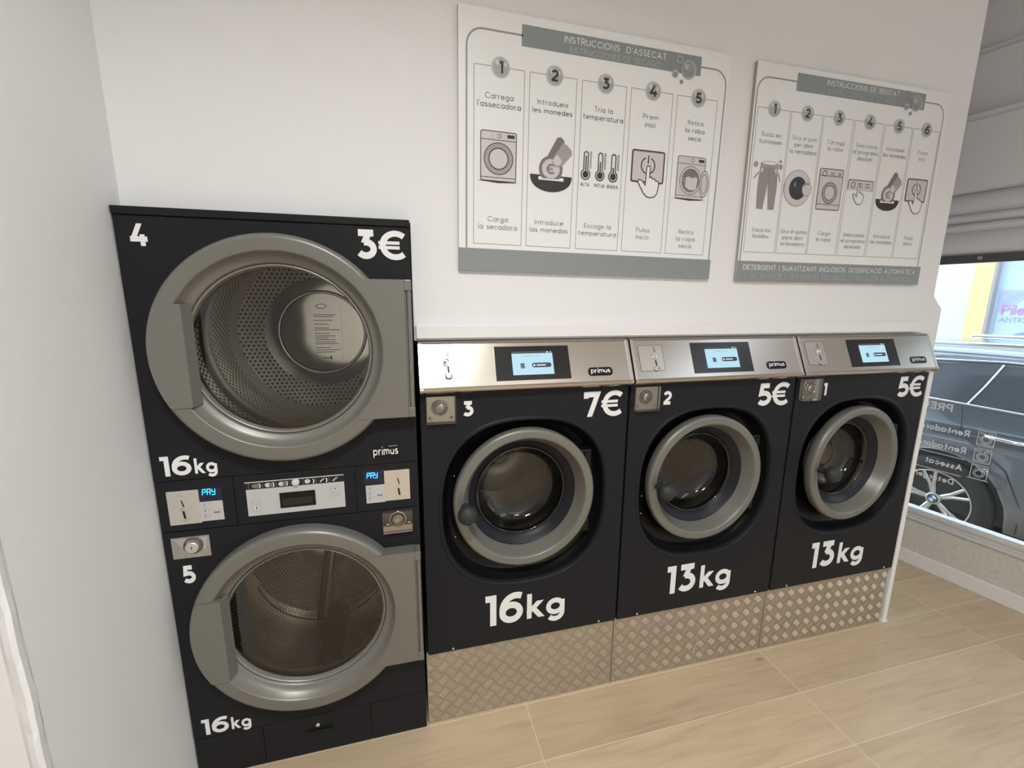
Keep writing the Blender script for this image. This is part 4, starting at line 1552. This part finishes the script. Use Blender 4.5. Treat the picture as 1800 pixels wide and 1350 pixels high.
def pic_coin(k, a0, a1, zt, zb, c, r, ztip):
    n = 18
    bowl = [(a0, zt)] + [(a0 + (a1 - a0) * (1 - cos(pi * i / n)) / 2, zt - (zt - zb) * sin(pi * i / n) ** .85) for i in range(1, n)] + [(a1, zt)]
    k.poly(bowl, 'ink_black')
    w = a1 - a0
    zs_ = zt - (zt - zb) * .2
    k.line([(a0 + w * .2, zs_), (a0 + w * .80, zs_)], (zt - zb) * .2, 'sign_white')
    # finger behind the coin
    fx, fz = c[0], c[1]
    F = [(-.35, .9), (.45, 2.35), (.75, 2.45), (1.05, 2.2), (1.1, 1.9), (.6, .6)]
    k.poly([(fx + x * r, fz + z * r) for x, z in F][::-1], 'ink_dark_mauve')
    # coin, sunk in the slot
    cut = zs_
    pts = [(x, z) for x, z in arc(c[0], c[1], r, r, 0, 360, 40)[:-1] if z >= cut]
    i0 = min(range(len(pts)), key=lambda i: 0)
    ca = math.degrees(math.asin(max(-1, min(1, (cut - c[1]) / r))))
    k.poly(arc(c[0], c[1], r, r, ca, 180 - ca, 36), 'ink_dark_mauve')
    k.ell(c[0], c[1] + r * .02, r * .74, r * .72, 'ink_pale')
    k.ring(c[0], c[1] + r * .02, r * .76, r * .74, r * .07, 'ink_mauve')
    k.text('\u20ac', c[0], c[1] - r * .38, r * .78, 'ink_dark_mauve', .18)
    # thumb with nail
    T = [(.05, .55), (.35, 1.15), (.95, 2.0), (1.3, 1.9), (1.7, 1.55), (1.75, 1.2), (1.0, .35), (.6, .15), (.25, .25)]
    k.poly([(fx + x * r, fz + z * r) for x, z in T][::-1], 'ink_mauve')
    Nn = [(.12, .60), (.35, 1.02), (.55, 1.08), (.92, .70), (.75, .38), (.45, .28)]
    k.poly([(fx + x * r, fz + z * r) for x, z in Nn][::-1], 'ink_pale')


def lines_text(k, rows_, a, b_, h, lead, mat, widths, wt=.10):
    for i, (s_, w_) in enumerate(zip(rows_, widths)):
        k.text(s_, a, b_ - lead * i, h, mat, wt, w_)


# --- drying sign
sg = Sign('instruction_sign', 'white board of five drying steps, above washer 3 and nearer the dryer', (0.9565, 0.045, 1.7835), 0.72)
k = sg.ink()
k.rect(0, 0, 1.0, .0745, 'sign_grey')
sg.put(k, 'bottom_band')
k = sg.ink()
fr = [(.0265, .075)] + arc(.078, .690, .0515, .0515, 180, 90, 10) + [(.21, .7415)]
k.line(fr, .0060, 'ink_line')
sg.put(k, 'border_line')
k = sg.ink()
fr = [(.877, .7415)] + arc(.938, .690, .0515, .0515, 90, 0, 10) + [(.9895, .075)]
k.line(fr, .0055, 'ink_line')
sg.put(k, 'border_line')
k = sg.ink()
k.rect(.206, .7105, .878, .7735, 'sign_grey')
k.text('INSTRUCCIONS  D\'ASSECAT', .3525, .7435, .0195, 'sign_band_text', .125, .382, 'l')
k.text('INSTRUCCIONES DE SECADO', .3715, .7150, .0178, 'sign_band_text_light', .09, .340, 'l')
bubbles(k, .828, .7245, .0305)
sg.put(k, 'title_banner', 'grey title banner with bubbles')
cols = [(.0505, .2185), (.2365, .4025), (.4225, .5890), (.6070, .7730), (.7920, .9600)]
T1 = [(['Carrega', "l'assecadora"], [.095, .146], .545, .0175), (['Introdueix', 'les monedes'], [.110, .142], .5475, .0165), (['Tria la', 'temperatura'], [.070, .152], .548, .0170),
      (['Prem', 'inici'], [.060, .040], .5475, .0165), (['Retira', 'la roba', 'seca'], [.064, .082, .053], .548, .0155)]
T2 = [(['Carga', 'la secadora'], [.071, .136], .165, .0170), (['Introduce', 'las monedas'], [.106, .141], .1655, .0160), (['Escoge la', 'temperatura'], [.105, .150], .1640, .0160),
      (['Pulsa', 'inicio'], [.056, .053], .1620, .0160), (['Retira', 'la ropa', 'seca'], [.064, .082, .054], .1650, .0155)]
for i, (a0, a1) in enumerate(cols):
    k = sg.ink()
    k.line([(a0, .0905), (a1, .0905), (a1, .6395), (a0, .6395)], .0022, 'ink_line', True)
    c = (a0 + a1) / 2
    tx = T1[i]
    lines_text(k, tx[0], c, tx[2], tx[3], .026, 'ink_text', tx[1], .105)
    tx = T2[i]
    lines_text(k, tx[0], c, tx[2], tx[3], .0255, 'ink_text_grey', tx[1], .09)
    panel = sg.put(k, 'step_panel')
    k = sg.ink()
    badge(sg, k, c + .003, .6395, .0305, str(i + 1))
    sg.put(k, 'step_badge', parent=panel)
    k = sg.ink()
    k.h = 0.0012
    if i == 0:
        cx, cz, _ = pic_washer(k, .0735, .295, .121, .153, .0028)
        k.ell(cx, cz, .0505, .0505, 'ink_black')
        k.ell(cx, cz, .0478, .0478, 'ink_mauve')
        k.ell(cx, cz, .0345, .0345, 'ink_black')
        k.ell(cx, cz, .0310, .0310, 'ink_pale')
    elif i == 1:
        pic_coin(k, .245, .398, .3285, .2745, (.3195, .3490), .0430, .45)
    elif i == 2:
        for q, lv in ((.449, .82), (.504, .60), (.555, .40)):
            base, top = .3435, .418
            k.line(arc(q, base, .0165, .0165, 118, 422) + arc(q, top - .008, .0078, .0078, 0, 180), .0036, 'ink_black', True)
            k.ell(q, base, .0112, .0112, 'ink_black')
            k.line([(q, base), (q, base + (top - base) * lv)], .0045, 'ink_black')
            for z in range(11):
                k.line([(q + .0135, .366 + z * .0051), (q + .0215, .366 + z * .0051)], .0017, 'ink_black')
        for s_, q, w_ in (('ALTA', .4475, .034), ('MITJA', .504, .040), ('BAIXA', .5555, .043)):
            k.text(s_, q, .3045, .0112, 'ink_text', .13, w_)
    elif i == 3:
        pic_power(k, .6275, .3365, .758, .4425, .0045, .098)
    else:
        cx, cz, _ = pic_washer(k, .8155, .2925, .119, .1475, .0022)
        cz -= .002
        k.ell(cx, cz, .0475, .0500, 'ink_black')
        k.ell(cx, cz, .0455, .0478, 'ink_pale')
        k.ell(cx, cz, .0390, .0420, 'ink_dark_mauve')
        k.poly([(cx - .020, cz + .010), (cx - .006, cz + .014), (cx + .004, cz + .008), (cx + .018, cz + .013), (cx + .031, cz + .009), (cx + .026, cz - .030), (cx + .010, cz - .034), (cx - .006, cz - .032), (cx - .022, cz - .022)][::-1], 'ink_pale')
        k.line([(cx - .042, cz + .004), (cx - .021, cz + .004)], .0015, 'ink_pale')
        k.line([(cx - .042, cz - .003), (cx - .021, cz - .003)], .0015, 'ink_pale')
        k.ell(.9355, .3490, .0205, .0480, 'ink_black')
        k.ell(.9355, .3490, .0182, .0455, 'ink_pale')
        k.ring(.9350, .3490, .0125, .0345, .0022, 'ink_black')
    sg.put(k, 'pictogram', parent=panel)

# --- washing sign
sg = Sign('instruction_sign', 'white board of six washing steps with detergent note, above washers 1 and 2', (2.0850, 0.045, 1.7665), 0.0)
k = sg.ink()
k.rect(0, 0, 1.0, .0800, 'sign_grey')
k.text('DETERGENT I SUAVITZANT INCLOSOS', .028, .0455, .0200, 'sign_band_text', .13, .530, 'l')
k.text('\u00b7', .559, .0455, .0200, 'sign_band_text_light', .10)
k.text('DOSSIFICACI\u00d3 AUTOM\u00c0TICA', .578, .0455, .0200, 'sign_band_text', .13, .388, 'l')
k.text('DETERGENTE Y SUAVIZANTE INCLUIDOS', .064, .0125, .0185, 'sign_band_text_light', .09, .497, 'l')
k.text('\u00b7', .566, .0125, .0185, 'sign_band_text_light', .09)
k.text('DOSIFICACI\u00d3N AUTOM\u00c1TICA', .575, .0125, .0185, 'sign_band_text_light', .09, .358, 'l')
sg.put(k, 'bottom_band', 'grey band with the detergent note')
k = sg.ink()
fr = [(.0095, .080)] + arc(.060, .700, .0505, .0505, 180, 90, 10) + [(.19, .7505)]
k.line(fr, .0056, 'ink_line')
sg.put(k, 'border_line')
k = sg.ink()
fr = [(.857, .7505)] + arc(.925, .700, .0505, .0505, 90, 0, 10) + [(.9800, .080)]
k.line(fr, .0052, 'ink_line')
sg.put(k, 'border_line')
k = sg.ink()
k.rect(.188, .7185, .857, .7815, 'sign_grey')
k.text('INSTRUCCIONS DE RENTAT', .333, .7545, .0192, 'sign_band_text', .125, .377, 'l')
k.text('INSTRUCCIONES DE LAVADO', .345, .7245, .0178, 'sign_band_text_light', .09, .350, 'l')
bubbles(k, .811, .7405, .0305)
sg.put(k, 'title_banner', 'grey title banner with bubbles')
cols = [(.0210, .1725), (.1800, .3320), (.3390, .4900), (.5000, .6520), (.6610, .8105), (.8185, .9690)]
T1 = [(['Buida les', 'butxaques'], [.092, .106], .5460), (['Gira el pom', 'per obrir', 'la rentadora'], [.118, .092, .130], .5465), (['Carrega', 'la roba'], [.088, .078], .5465),
      (['Selecciona', 'el programa', 'desitjat'], [.113, .132, .082], .5465), (['Introdueix', 'les monedes'], [.101, .128], .5470), (['Prem', 'inici'], [.055, .038], .5470)]
T2 = [(['Vac\u00eda los', 'bolsillos'], [.090, .076], .1945), (['Gira el pomo', 'para abrir', 'la lavadora'], [.133, .106, .118], .1945), (['Carga', 'la ropa'], [.064, .074], .1945),
      (['Selecciona', 'el programa', 'deseado'], [.112, .130, .090], .1945), (['Introduce', 'las monedas'], [.094, .124], .1950), (['Pulsa', 'inicio'], [.050, .048], .1950)]
for i, (a0, a1) in enumerate(cols):
    k = sg.ink()
    k.line([(a0, .1150), (a1, .1150), (a1, .6450), (a0, .6450)], .0022, 'ink_line', True)
    c = (a0 + a1) / 2
    lines_text(k, T1[i][0], c, T1[i][2], .0158, .0245, 'ink_text_grey', T1[i][1], .105)
    lines_text(k, T2[i][0], c, T2[i][2], .0152, .0240, 'ink_text_grey', T2[i][1], .09)
    panel = sg.put(k, 'step_panel')
    k = sg.ink()
    badge(sg, k, c, .6455, .0285, str(i + 1))
    sg.put(k, 'step_badge', parent=panel)
    k = sg.ink()
    k.h = 0.0012
    if i == 0:
        W_ = [(.060, .448), (.142, .448), (.150, .360), (.143, .281), (.117, .280), (.102, .385), (.087, .281), (.061, .281), (.056, .360)]
        tr = [(.061, .440), (.062, .452), (.142, .452), (.143, .440), (.147, .36), (.143, .282), (.116, .281), (.103, .382), (.089, .281), (.061, .283), (.056, .36)]
        k.poly(tr[::-1], 'ink_trouser')
        k.line(tr, .0016, 'ink_dark_mauve', True)
        k.rect(.061, .436, .143, .446, 'ink_mauve')
        k.ell(.102, .4515, .036, .0055, 'sign_white')
        k.ring(.102, .4515, .038, .0060, .0015, 'ink_dark_mauve')
        k.line([(.103, .44), (.103, .384)], .0016, 'ink_dark_mauve')
        k.poly(arc(.064, .433, .012, .018, -90, 0, 6) + [(.064, .433)], 'ink_pale')
        k.poly(arc(.140, .433, .012, .018, 180, 270, 6) + [(.140, .433)], 'ink_pale')
        k.line([(.034, .392), (.056, .418)], .003, 'ink_black')
        k.line([(.149, .418), (.160, .386)], .003, 'ink_black')
        for x, z, r in ((.038, .444, .0095), (.156, .442, .0090), (.153, .462, .0055)):
            k.ell(x, z, r, r * 1.1, 'ink_dark_mauve')
            k.ell(x, z, r * .82, r * .92, 'ink_mauve')
    elif i == 1:
        k.ell(.2485, .3690, .0665, .0690, 'ink_dark_mauve')
        k.ell(.2485, .3690, .0645, .0668, 'ink_pale')
        k.ell(.2505, .3690, .0425, .0440, 'ink_black')
        k.ell(.236, .383, .006, .010, 'ink_dark_mauve')
        k.ell(.2965, .3680, .0245, .0260, 'ink_mauve')
        k.ell(.2965, .3680, .0215, .0230, 'ink_pale')
        k.line(arc(.2965, .368, .0185, .020, 60, 150), .0028, 'ink_black')
    elif i == 2:
        cx, cz, _ = pic_washer(k, .3540, .2960, .121, .1570, .0030, 1)
        cz -= .006
        k.ell(cx, cz, .0400, .0420, 'ink_black')
        k.ell(cx, cz, .0375, .0395, 'ink_mauve')
        k.ell(cx, cz, .0275, .0290, 'ink_black')
        k.ell(cx, cz, .0250, .0265, 'ink_pale')
    elif i == 3:
        k.rect(.508, .381, .641, .4195, 'ink_pale')
        k.line([(.507, .381), (.508, .4185), (.514, .421), (.636, .421), (.641, .4185), (.641, .379)], .0030, 'ink_black')
        k.ring(.534, .401, .0105, .0115, .0030, 'ink_black')
        for q in (.560, .602):
            for z in (.396, .407):
                k.line([(q, z), (q + .022, z)], .003, 'ink_black')
        pic_hand(k, .566, .396, .068, .0026)
    elif i == 4:
        pic_coin(k, .668, .800, .3545, .3085, (.7340, .3735), .0380, .46)
    else:
        pic_power(k, .8335, .3560, .9485, .4470, .0040, .090)
    sg.put(k, 'pictogram', parent=panel)

# ================================================================== CEILING LIGHTS
for lx, ly, lp in LAMPS:
    t = thing('ceiling_light', 'white recessed ceiling light panel', 'ceiling light', (lx, ly, CEIL), 'ceiling lights')
    m = MB()
    for (x0, x1, y0, y1) in ((-.30, .30, -.165, -.145), (-.30, .30, .145, .165), (-.30, -.28, -.145, .145), (.28, .30, -.145, .145)):
        m.box(x0, x1, y0, y1, -0.04, 0.0, 'lamp_housing')
    m.build('light_frame', t)
    m = MB()
    m.box(-.28, .28, -.145, .145, -0.028, -0.004, 'lamp_housing')
    m.build('light_tray', t)

# ================================================================== STREET
SZ = -0.21
m = MB()
wbox(m, -14, 12, 0.23, 14, SZ - 0.1, SZ, 'asphalt')
m.build('street', kind='structure')
m = MB()
wbox(m, -14, 12, 0.24, 0.62, SZ, SZ + 0.03, 'pavement')
m.build('pavement', kind='structure')
m = MB()
wbox(m, -14, 12, 4.8, 5.99, SZ, SZ + 0.1, 'pavement')
m.build('far_pavement', kind='structure')

# building across the street
FO = 6.0
bt = thing('building', 'bright white building across the street with a yellow painted band', 'building', tuple(wp(2.5, FO, SZ)))


def bpart(m, name):
    o = bt.location
    m.v = [(p[0] - o[0], p[1] - o[1], p[2] - o[2]) for p in m.v]
    return m.build(name, bt)


m = MB()
wbox(m, 2.585, 12, FO, FO + 0.5, SZ, 6.5, 'facade_white')
wbox(m, -14, 2.36, FO + 0.18, FO + 0.5, SZ, 6.5, 'facade_white')
wbox(m, -14, 2.36, FO, FO + 0.18, 3.2, 6.5, 'facade_white')
wbox(m, -14, 2.36, FO, FO + 0.18, SZ, 0.35, 'facade_white')
bpart(m, 'facade')
m = MB()
wbox(m, 2.36, 2.585, FO - 0.012, FO + 0.5, SZ, 6.5, 'facade_yellow')
bpart(m, 'yellow_band')
m = MB()
wbox(m, 2.335, 2.36, FO - 0.004, FO + 0.2, SZ, 3.2, 'facade_groove')
bpart(m, 'window_jamb')
m = MB()
wbox(m, -1.0, 2.335, FO + 0.14, FO + 0.18, 0.35, 3.2, 'shop_blue')
bpart(m, 'shop_window')
# poster in that window
pt = thing('poster', 'pale blue pharmacy poster with red lettering in the window across the street', 'poster', tuple(wp(2.28, FO + 0.135, 0.95)))
k = Ink((0, 0, 0), -WD, (0, 0, 1), 0.0)
k.mb.prism([(0, 0), (1.5, 0), (1.5, .925), (0, .925)], (0, 0, 0), -WD, (0, 0, 1), -WN, 0.0, 0.012, 'poster_sky')
k.mb.build('poster_sheet', pt)
k = Ink((0, 0, 0), -WD, (0, 0, 1), 0.014)
k.poly([(0, .58), (.42, .925), (0, .925)], 'poster_flash')
k.mb.build('corner_flash', pt)
k = Ink((0, 0, 0), (-WD * cos(radians(33)) + Vector((0, 0, 1)) * sin(radians(33))), (WD * sin(radians(33)) + Vector((0, 0, 1)) * cos(radians(33))), 0.018)
a_ = (0.040, .715)
u_ = a_[0] * cos(radians(33)) + a_[1] * sin(radians(33))
v_ = -a_[0] * sin(radians(33)) + a_[1] * cos(radians(33))
k.text('NUEVO', u_, v_, .062, 'poster_blue', .2, .27, 'l')
k.mb.build('flash_text', pt)
k = Ink((0, 0, 0), -WD, (0, 0, 1), 0.018)
k.text('Pilex', .045, .565, .145, 'poster_red', .17, .34, 'l')
k.text('ANTICA', .035, .455, .075, 'poster_grey', .16, .36, 'l')
k.mb.build('poster_text', pt)
k = Ink((0, 0, 0), -WD, (0, 0, 1), 0.016)
k.poly(arc(.42, .0, .36, .33, 0, 180, 20), 'poster_hair')
k.mb.build('poster_picture', pt)

# ================================================================== PARKED CAR
# local frame: x forward, y outward to the far side, z up; origin under the near rear wheel
CO_ = wp(0.795, 0.90, SZ)
car = thing('car', 'dark grey car parked outside the shop window', 'car', tuple(CO_))
ca = atan2(-WD.y, -WD.x)
car.rotation_euler = (0, 0, ca)
# +y of the rotated frame must point to the street side
YS = 1.0 if Vector((-sin(ca), cos(ca), 0)).dot(WN) > 0 else -1.0


def cy(y):
    return y * YS


CW = 1.84


def belt(x):
    return 1.135 - 0.030 * (x - 0.3)


def arch_bottom(x):
    zb = 0.27
    for wx in (0.0, 2.78):
        d = abs(x - wx)
        if d < 0.405:
            zb = max(zb, 0.36 + sqrt(0.405 ** 2 - d * d))
    return zb


def body_rows(side):
    rows = []
    xs = sorted(set([round(-0.86 + i * 0.05, 3) for i in range(92)] + [-0.405, 0.405, 2.375, 3.185]))
    for x in xs:
        zb = arch_bottom(x)
        end = 0.0
        if x < -0.45:
            end = ((-0.45 - x) / 0.41) ** 2 * 0.16
        if x > 3.2:
            end = ((x - 3.2) / 0.49) ** 2 * 0.30
        zt = belt(x)
        if x > 1.95:
            zt = belt(1.95) - 0.07 * ((x - 1.95) / 1.7) ** 1.6
        shp = [(0.05, 0.27), (0.012, 0.40), (0.022, 0.55), (0.030, 0.70), (0.022, 0.84), (0.0, 0.980), (0.003, 0.990), (0.031, 1.012), (0.034, 1.05), (0.045, 1.0)]
        row = []
        for j, (iy, z) in enumerate(shp):
            if j == len(shp) - 1:
                z = zt
            elif j == len(shp) - 2:
                z = zt - 0.03
                iy = 0.038
            if abs(zb - 0.27) > .001:
                z = max(z, zb + 0.004 * j)
            y = iy + end
            if side:
                y = CW - y
            row.append((x, cy(y), min(z, zt + .0005 * j)))
        rows.append(row)
    return rows


m = MB()
r0, r1 = body_rows(0), body_rows(1)
m.grid(r0, 'car_paint')
m.grid(r1, 'car_paint')
m.grid([[a[-1], b_[-1]] for a, b_ in zip(r0, r1)], 'car_paint')
m.grid([[a[0], b_[0]] for a, b_ in zip(r0, r1)], 'car_trim')
m.add(r0[0] + r1[0][::-1], [list(range(2 * len(r0[0])))], 'car_paint')
m.add(r0[-1] + r1[-1][::-1], [list(range(2 * len(r0[0])))], 'car_paint')
# roof and pillars
def cab(x0r, x1r, iy, z):
    return (x0r, x1r, iy, z)


secs = [(-0.78, 2.02, 0.050, None), (-0.62, 1.55, 0.155, 1.40), (-0.50, 1.34, 0.215, 1.53), (-0.36, 1.20, 0.270, 1.575), (0.10, 0.95, 0.62, 1.60)]
# roof shell only above the glass
def roof_row(y_in, z, xa, xb, n=24):
    return [(xa + (xb - xa) * i / n, y_in, z - 0.035 * (abs(i / n - .45) / .55) ** 2.2) for i in range(n + 1)]


rr = []
for iy, z, xa, xb in ((0.165, 1.43, -0.66, 1.42), (0.185, 1.485, -0.70, 1.36), (0.235, 1.535, -0.72, 1.30), (0.34, 1.565, -0.72, 1.28), (0.62, 1.590, -0.72, 1.26), (0.92, 1.597, -0.72, 1.26)):
    rr.append(roof_row(cy(iy), z, xa, xb))
for iy, z, xa, xb in ((0.62, 1.590, -0.72, 1.26), (0.34, 1.565, -0.72, 1.28), (0.235, 1.535, -0.72, 1.30), (0.185, 1.485, -0.70, 1.36), (0.165, 1.43, -0.66, 1.42)):
    rr.append(roof_row(cy(CW - iy), z, xa, xb))
m.grid(rr, 'car_paint')
# pillars at the tail, between the doors and at the windscreen
for side in (0, 1):
    def sy(v):
        return cy(CW - v if side else v)
    for (xb0, xb1, xt0, xt1) in ((-0.86, -0.62, -0.72, -0.40), (0.91, 1.00, 0.84, 0.92), (1.96, 2.06, 1.34, 1.44)):
        q = [(xb0, sy(.048), belt(xb0) - .01), (xb1, sy(.048), belt(xb1) - .01), (xt1, sy(.170), 1.45), (xt0, sy(.170), 1.45)]
        q2 = [(a_[0], a_[1] + cy(.04 if not side else -.04), a_[2]) for a_ in q]
        m.add(q + q2, [(0, 1, 2, 3), (4, 7, 6, 5), (0, 4, 5, 1), (1, 5, 6, 2), (3, 2, 6, 7), (0, 3, 7, 4)], 'car_paint')
body = m.build('body', car)
m = MB()
m.box(-0.8, 3.2, min(cy(.06), cy(CW - .06)), max(cy(.06), cy(CW - .06)), 0.30, 0.90, 'car_trim')
m.build('underbody', car)


def side_glass(x0b, x1b, x0t, x1t, name, bow=0.0):
    for side in (0, 1):
        def sy(v):
            return cy(CW - v if side else v)
        g = MB()
        n = 10
        rows = []
        for j in range(7):
            t_ = j / 6
            iy = 0.047 + (0.168 - 0.047) * t_
            z0_ = 1.45
            row = []
            for i in range(n + 1):
                s_ = i / n
                xb = x0b + (x1b - x0b) * s_
                xt = x0t + (x1t - x0t) * s_
                zb = belt(xb) + 0.012
                zt = z0_ - bow * (1 - s_) ** 2.5
                row.append((xb + (xt - xb) * t_, sy(iy), zb + (zt - zb) * t_))
            rows.append(row)
        g.grid(rows, 'car_glass')
        g.build(name, car)


side_glass(-0.70, 0.086, -0.52, 0.196, 'quarter_window', 0.16)
side_glass(0.089, 0.91, 0.200, 0.85, 'door_window')
side_glass(1.00, 1.93, 0.92, 1.34, 'door_window')
for side in (0, 1):
    def sy(v):
        return cy(CW - v if side else v)
    for pth, r_ in (([(-0.74, sy(.040), belt(-.74) + .012), (0.1, sy(.040), belt(.1) + .010), (1.0, sy(.040), belt(1.) + .010), (1.95, sy(.040), belt(1.95) + .01)], .008),
                    ([(-0.70, sy(.060), 1.20), (-0.62, sy(.10), 1.30), (-0.50, sy(.135), 1.385), (-0.25, sy(.160), 1.45), (0.20, sy(.168), 1.475), (0.9, sy(.168), 1.465), (1.36, sy(.165), 1.445)], .008),
                    ([(0.087, sy(.041), belt(.087) + .01), (0.142, sy(.1015), 1.29), (0.198, sy(.162), 1.455)], .0065)):
        m = MB()
        m.tube(pth, r_, 'car_chrome', 8)
        m.build('window_trim', car)
m = MB()
m.add([(1.99, cy(.10), 1.09), (1.99, cy(CW - .10), 1.09), (1.30, cy(CW - .24), 1.52), (1.30, cy(.24), 1.52)], [(0, 1, 2, 3)], 'car_glass')
m.build('windscreen', car)
m = MB()
m.add([(-0.87, cy(.12), 1.13), (-0.87, cy(CW - .12), 1.13), (-0.70, cy(CW - .26), 1.52), (-0.70, cy(.26), 1.52)], [(0, 3, 2, 1)], 'car_glass')
m.build('rear_window', car)
for side in (0, 1):
    def sy(v):
        return cy(CW - v if side else v)
    m = MB()
    m.tube([(-0.55, sy(.215), 1.535), (-0.48, sy(.215), 1.580), (0.3, sy(.215), 1.595), (1.05, sy(.215), 1.575), (1.18, sy(.215), 1.535)], 0.014, 'car_chrome', 8)
    m.build('roof_rail', car)
    m = MB()
    m.tube([(-0.86, sy(.0), 0.935), (0.6, sy(-.003), 0.932), (1.9, sy(-.003), 0.920), (3.0, sy(.0), 0.90)], 0.004, 'car_paint', 8)
    m.build('shoulder_crease', car)
    for hx_ in (0.235, 1.15):
        m = MB()
        m.tube([(hx_, sy(-.004), 0.985 - .03), (hx_ + .03, sy(-.034), 0.985 - .03), (hx_ + .17, sy(-.036), 0.98 - .03), (hx_ + .205, sy(-.004), 0.98 - .03)], 0.013, 'car_chrome', 10)
        m.build('door_handle', car)
    m = MB()
    for px_ in ((0.08, 1.13, 0.10, 0.93, 0.20, 0.86, 0.36, 0.72, 0.47, 0.48, 0.47, 0.30), (0.955, 1.10, 0.955, 0.30)):
        pth = [(px_[i], sy(-.0005 if px_[i + 1] > .84 else .020), px_[i + 1]) for i in range(0, len(px_), 2)]
        m.tube(pth, 0.003, 'car_trim', 6)
    m.build('door_gap', car)
    for wx in (0.0, 2.78):
        w = MB()
        dirn = -1 if not side else 1
        cyy = sy(.115)

        def ylay(h):
            return cyy + cy(dirn * h) if True else 0
        tp = [(0.235, .085), (0.25, .098), (0.29, .108), (0.335, .100), (0.352, .080), (0.36, .04), (0.36, -.06), (0.35, -.10), (0.25, -.11)]
        w.lathe([(r, cy(dirn * h)) for r, h in tp], (wx, cyy, 0.36), 'tyre', 56)
        wh = w.build('wheel', car)
        w = MB()
        w.lathe([(r, cy(dirn * h)) for r, h in ((0.240, .075), (0.238, .094), (0.230, .096), (0.224, .080), (0.220, .02), (0.218, -.10))], (wx, cyy, 0.36), 'alloy', 56)
        w.disc(0.215, (wx, cyy + cy(dirn * -.02), 0.36), 'alloy_dark', 40)
        for i in range(5):
            a0_ = radians(90 + 72 * i + 12)
            for off in (-.17, .17):
                # twin spoke: joined near the hub, parting to the rim
                pts = []
                for r, sp, hw, h in ((0.045, .25, .016, .060), (0.12, .55, .013, .068), (0.228, 1.0, .012, .084)):
                    aa = a0_ + off * (sp if r > .05 else .3) * 1.0
                    ct, st = cos(aa), sin(aa)
                    pts.append([(wx + r * ct - hw * st * e, cyy + cy(dirn * hh), 0.36 + r * st + hw * ct * e) for e, hh in ((-1, h - .03), (-1, h - .006), (-.4, h), (.4, h), (1, h - .006), (1, h - .03))])
                w.grid(pts, 'alloy', False)
        w.build('rim', wh)
        w = MB()
        w.lathe([(r, cy(dirn * h)) for r, h in ((0.050, .050), (0.048, .066), (0.040, .070), (0.034, .070))], (wx, cyy, 0.36), 'alloy', 28)
        w.disc(0.034, (wx, cyy + cy(dirn * .0695), 0.36), 'car_trim', 28)
        for qd in range(4):
            A_ = [radians(90 * qd + 12 + 90 * i / 6) for i in range(7)]
            yq = cyy + cy(dirn * .0702)
            w.add([(wx, yq, 0.36)] + [(wx + .026 * cos(a), yq, 0.36 + .026 * sin(a)) for a in A_], [list(range(8))], 'emblem_blue' if qd % 2 else 'emblem_white')
        w.build('hub_cap', wh)
m = MB()
m.box(-0.90, -0.84, min(cy(.25), cy(.60)), max(cy(.25), cy(.60)), 0.85, 0.97, 'poster_red')
m.box(-0.90, -0.84, min(cy(CW - .60), cy(CW - .25)), max(cy(CW - .60), cy(CW - .25)), 0.85, 0.97, 'poster_red')
m.build('tail_light', car)
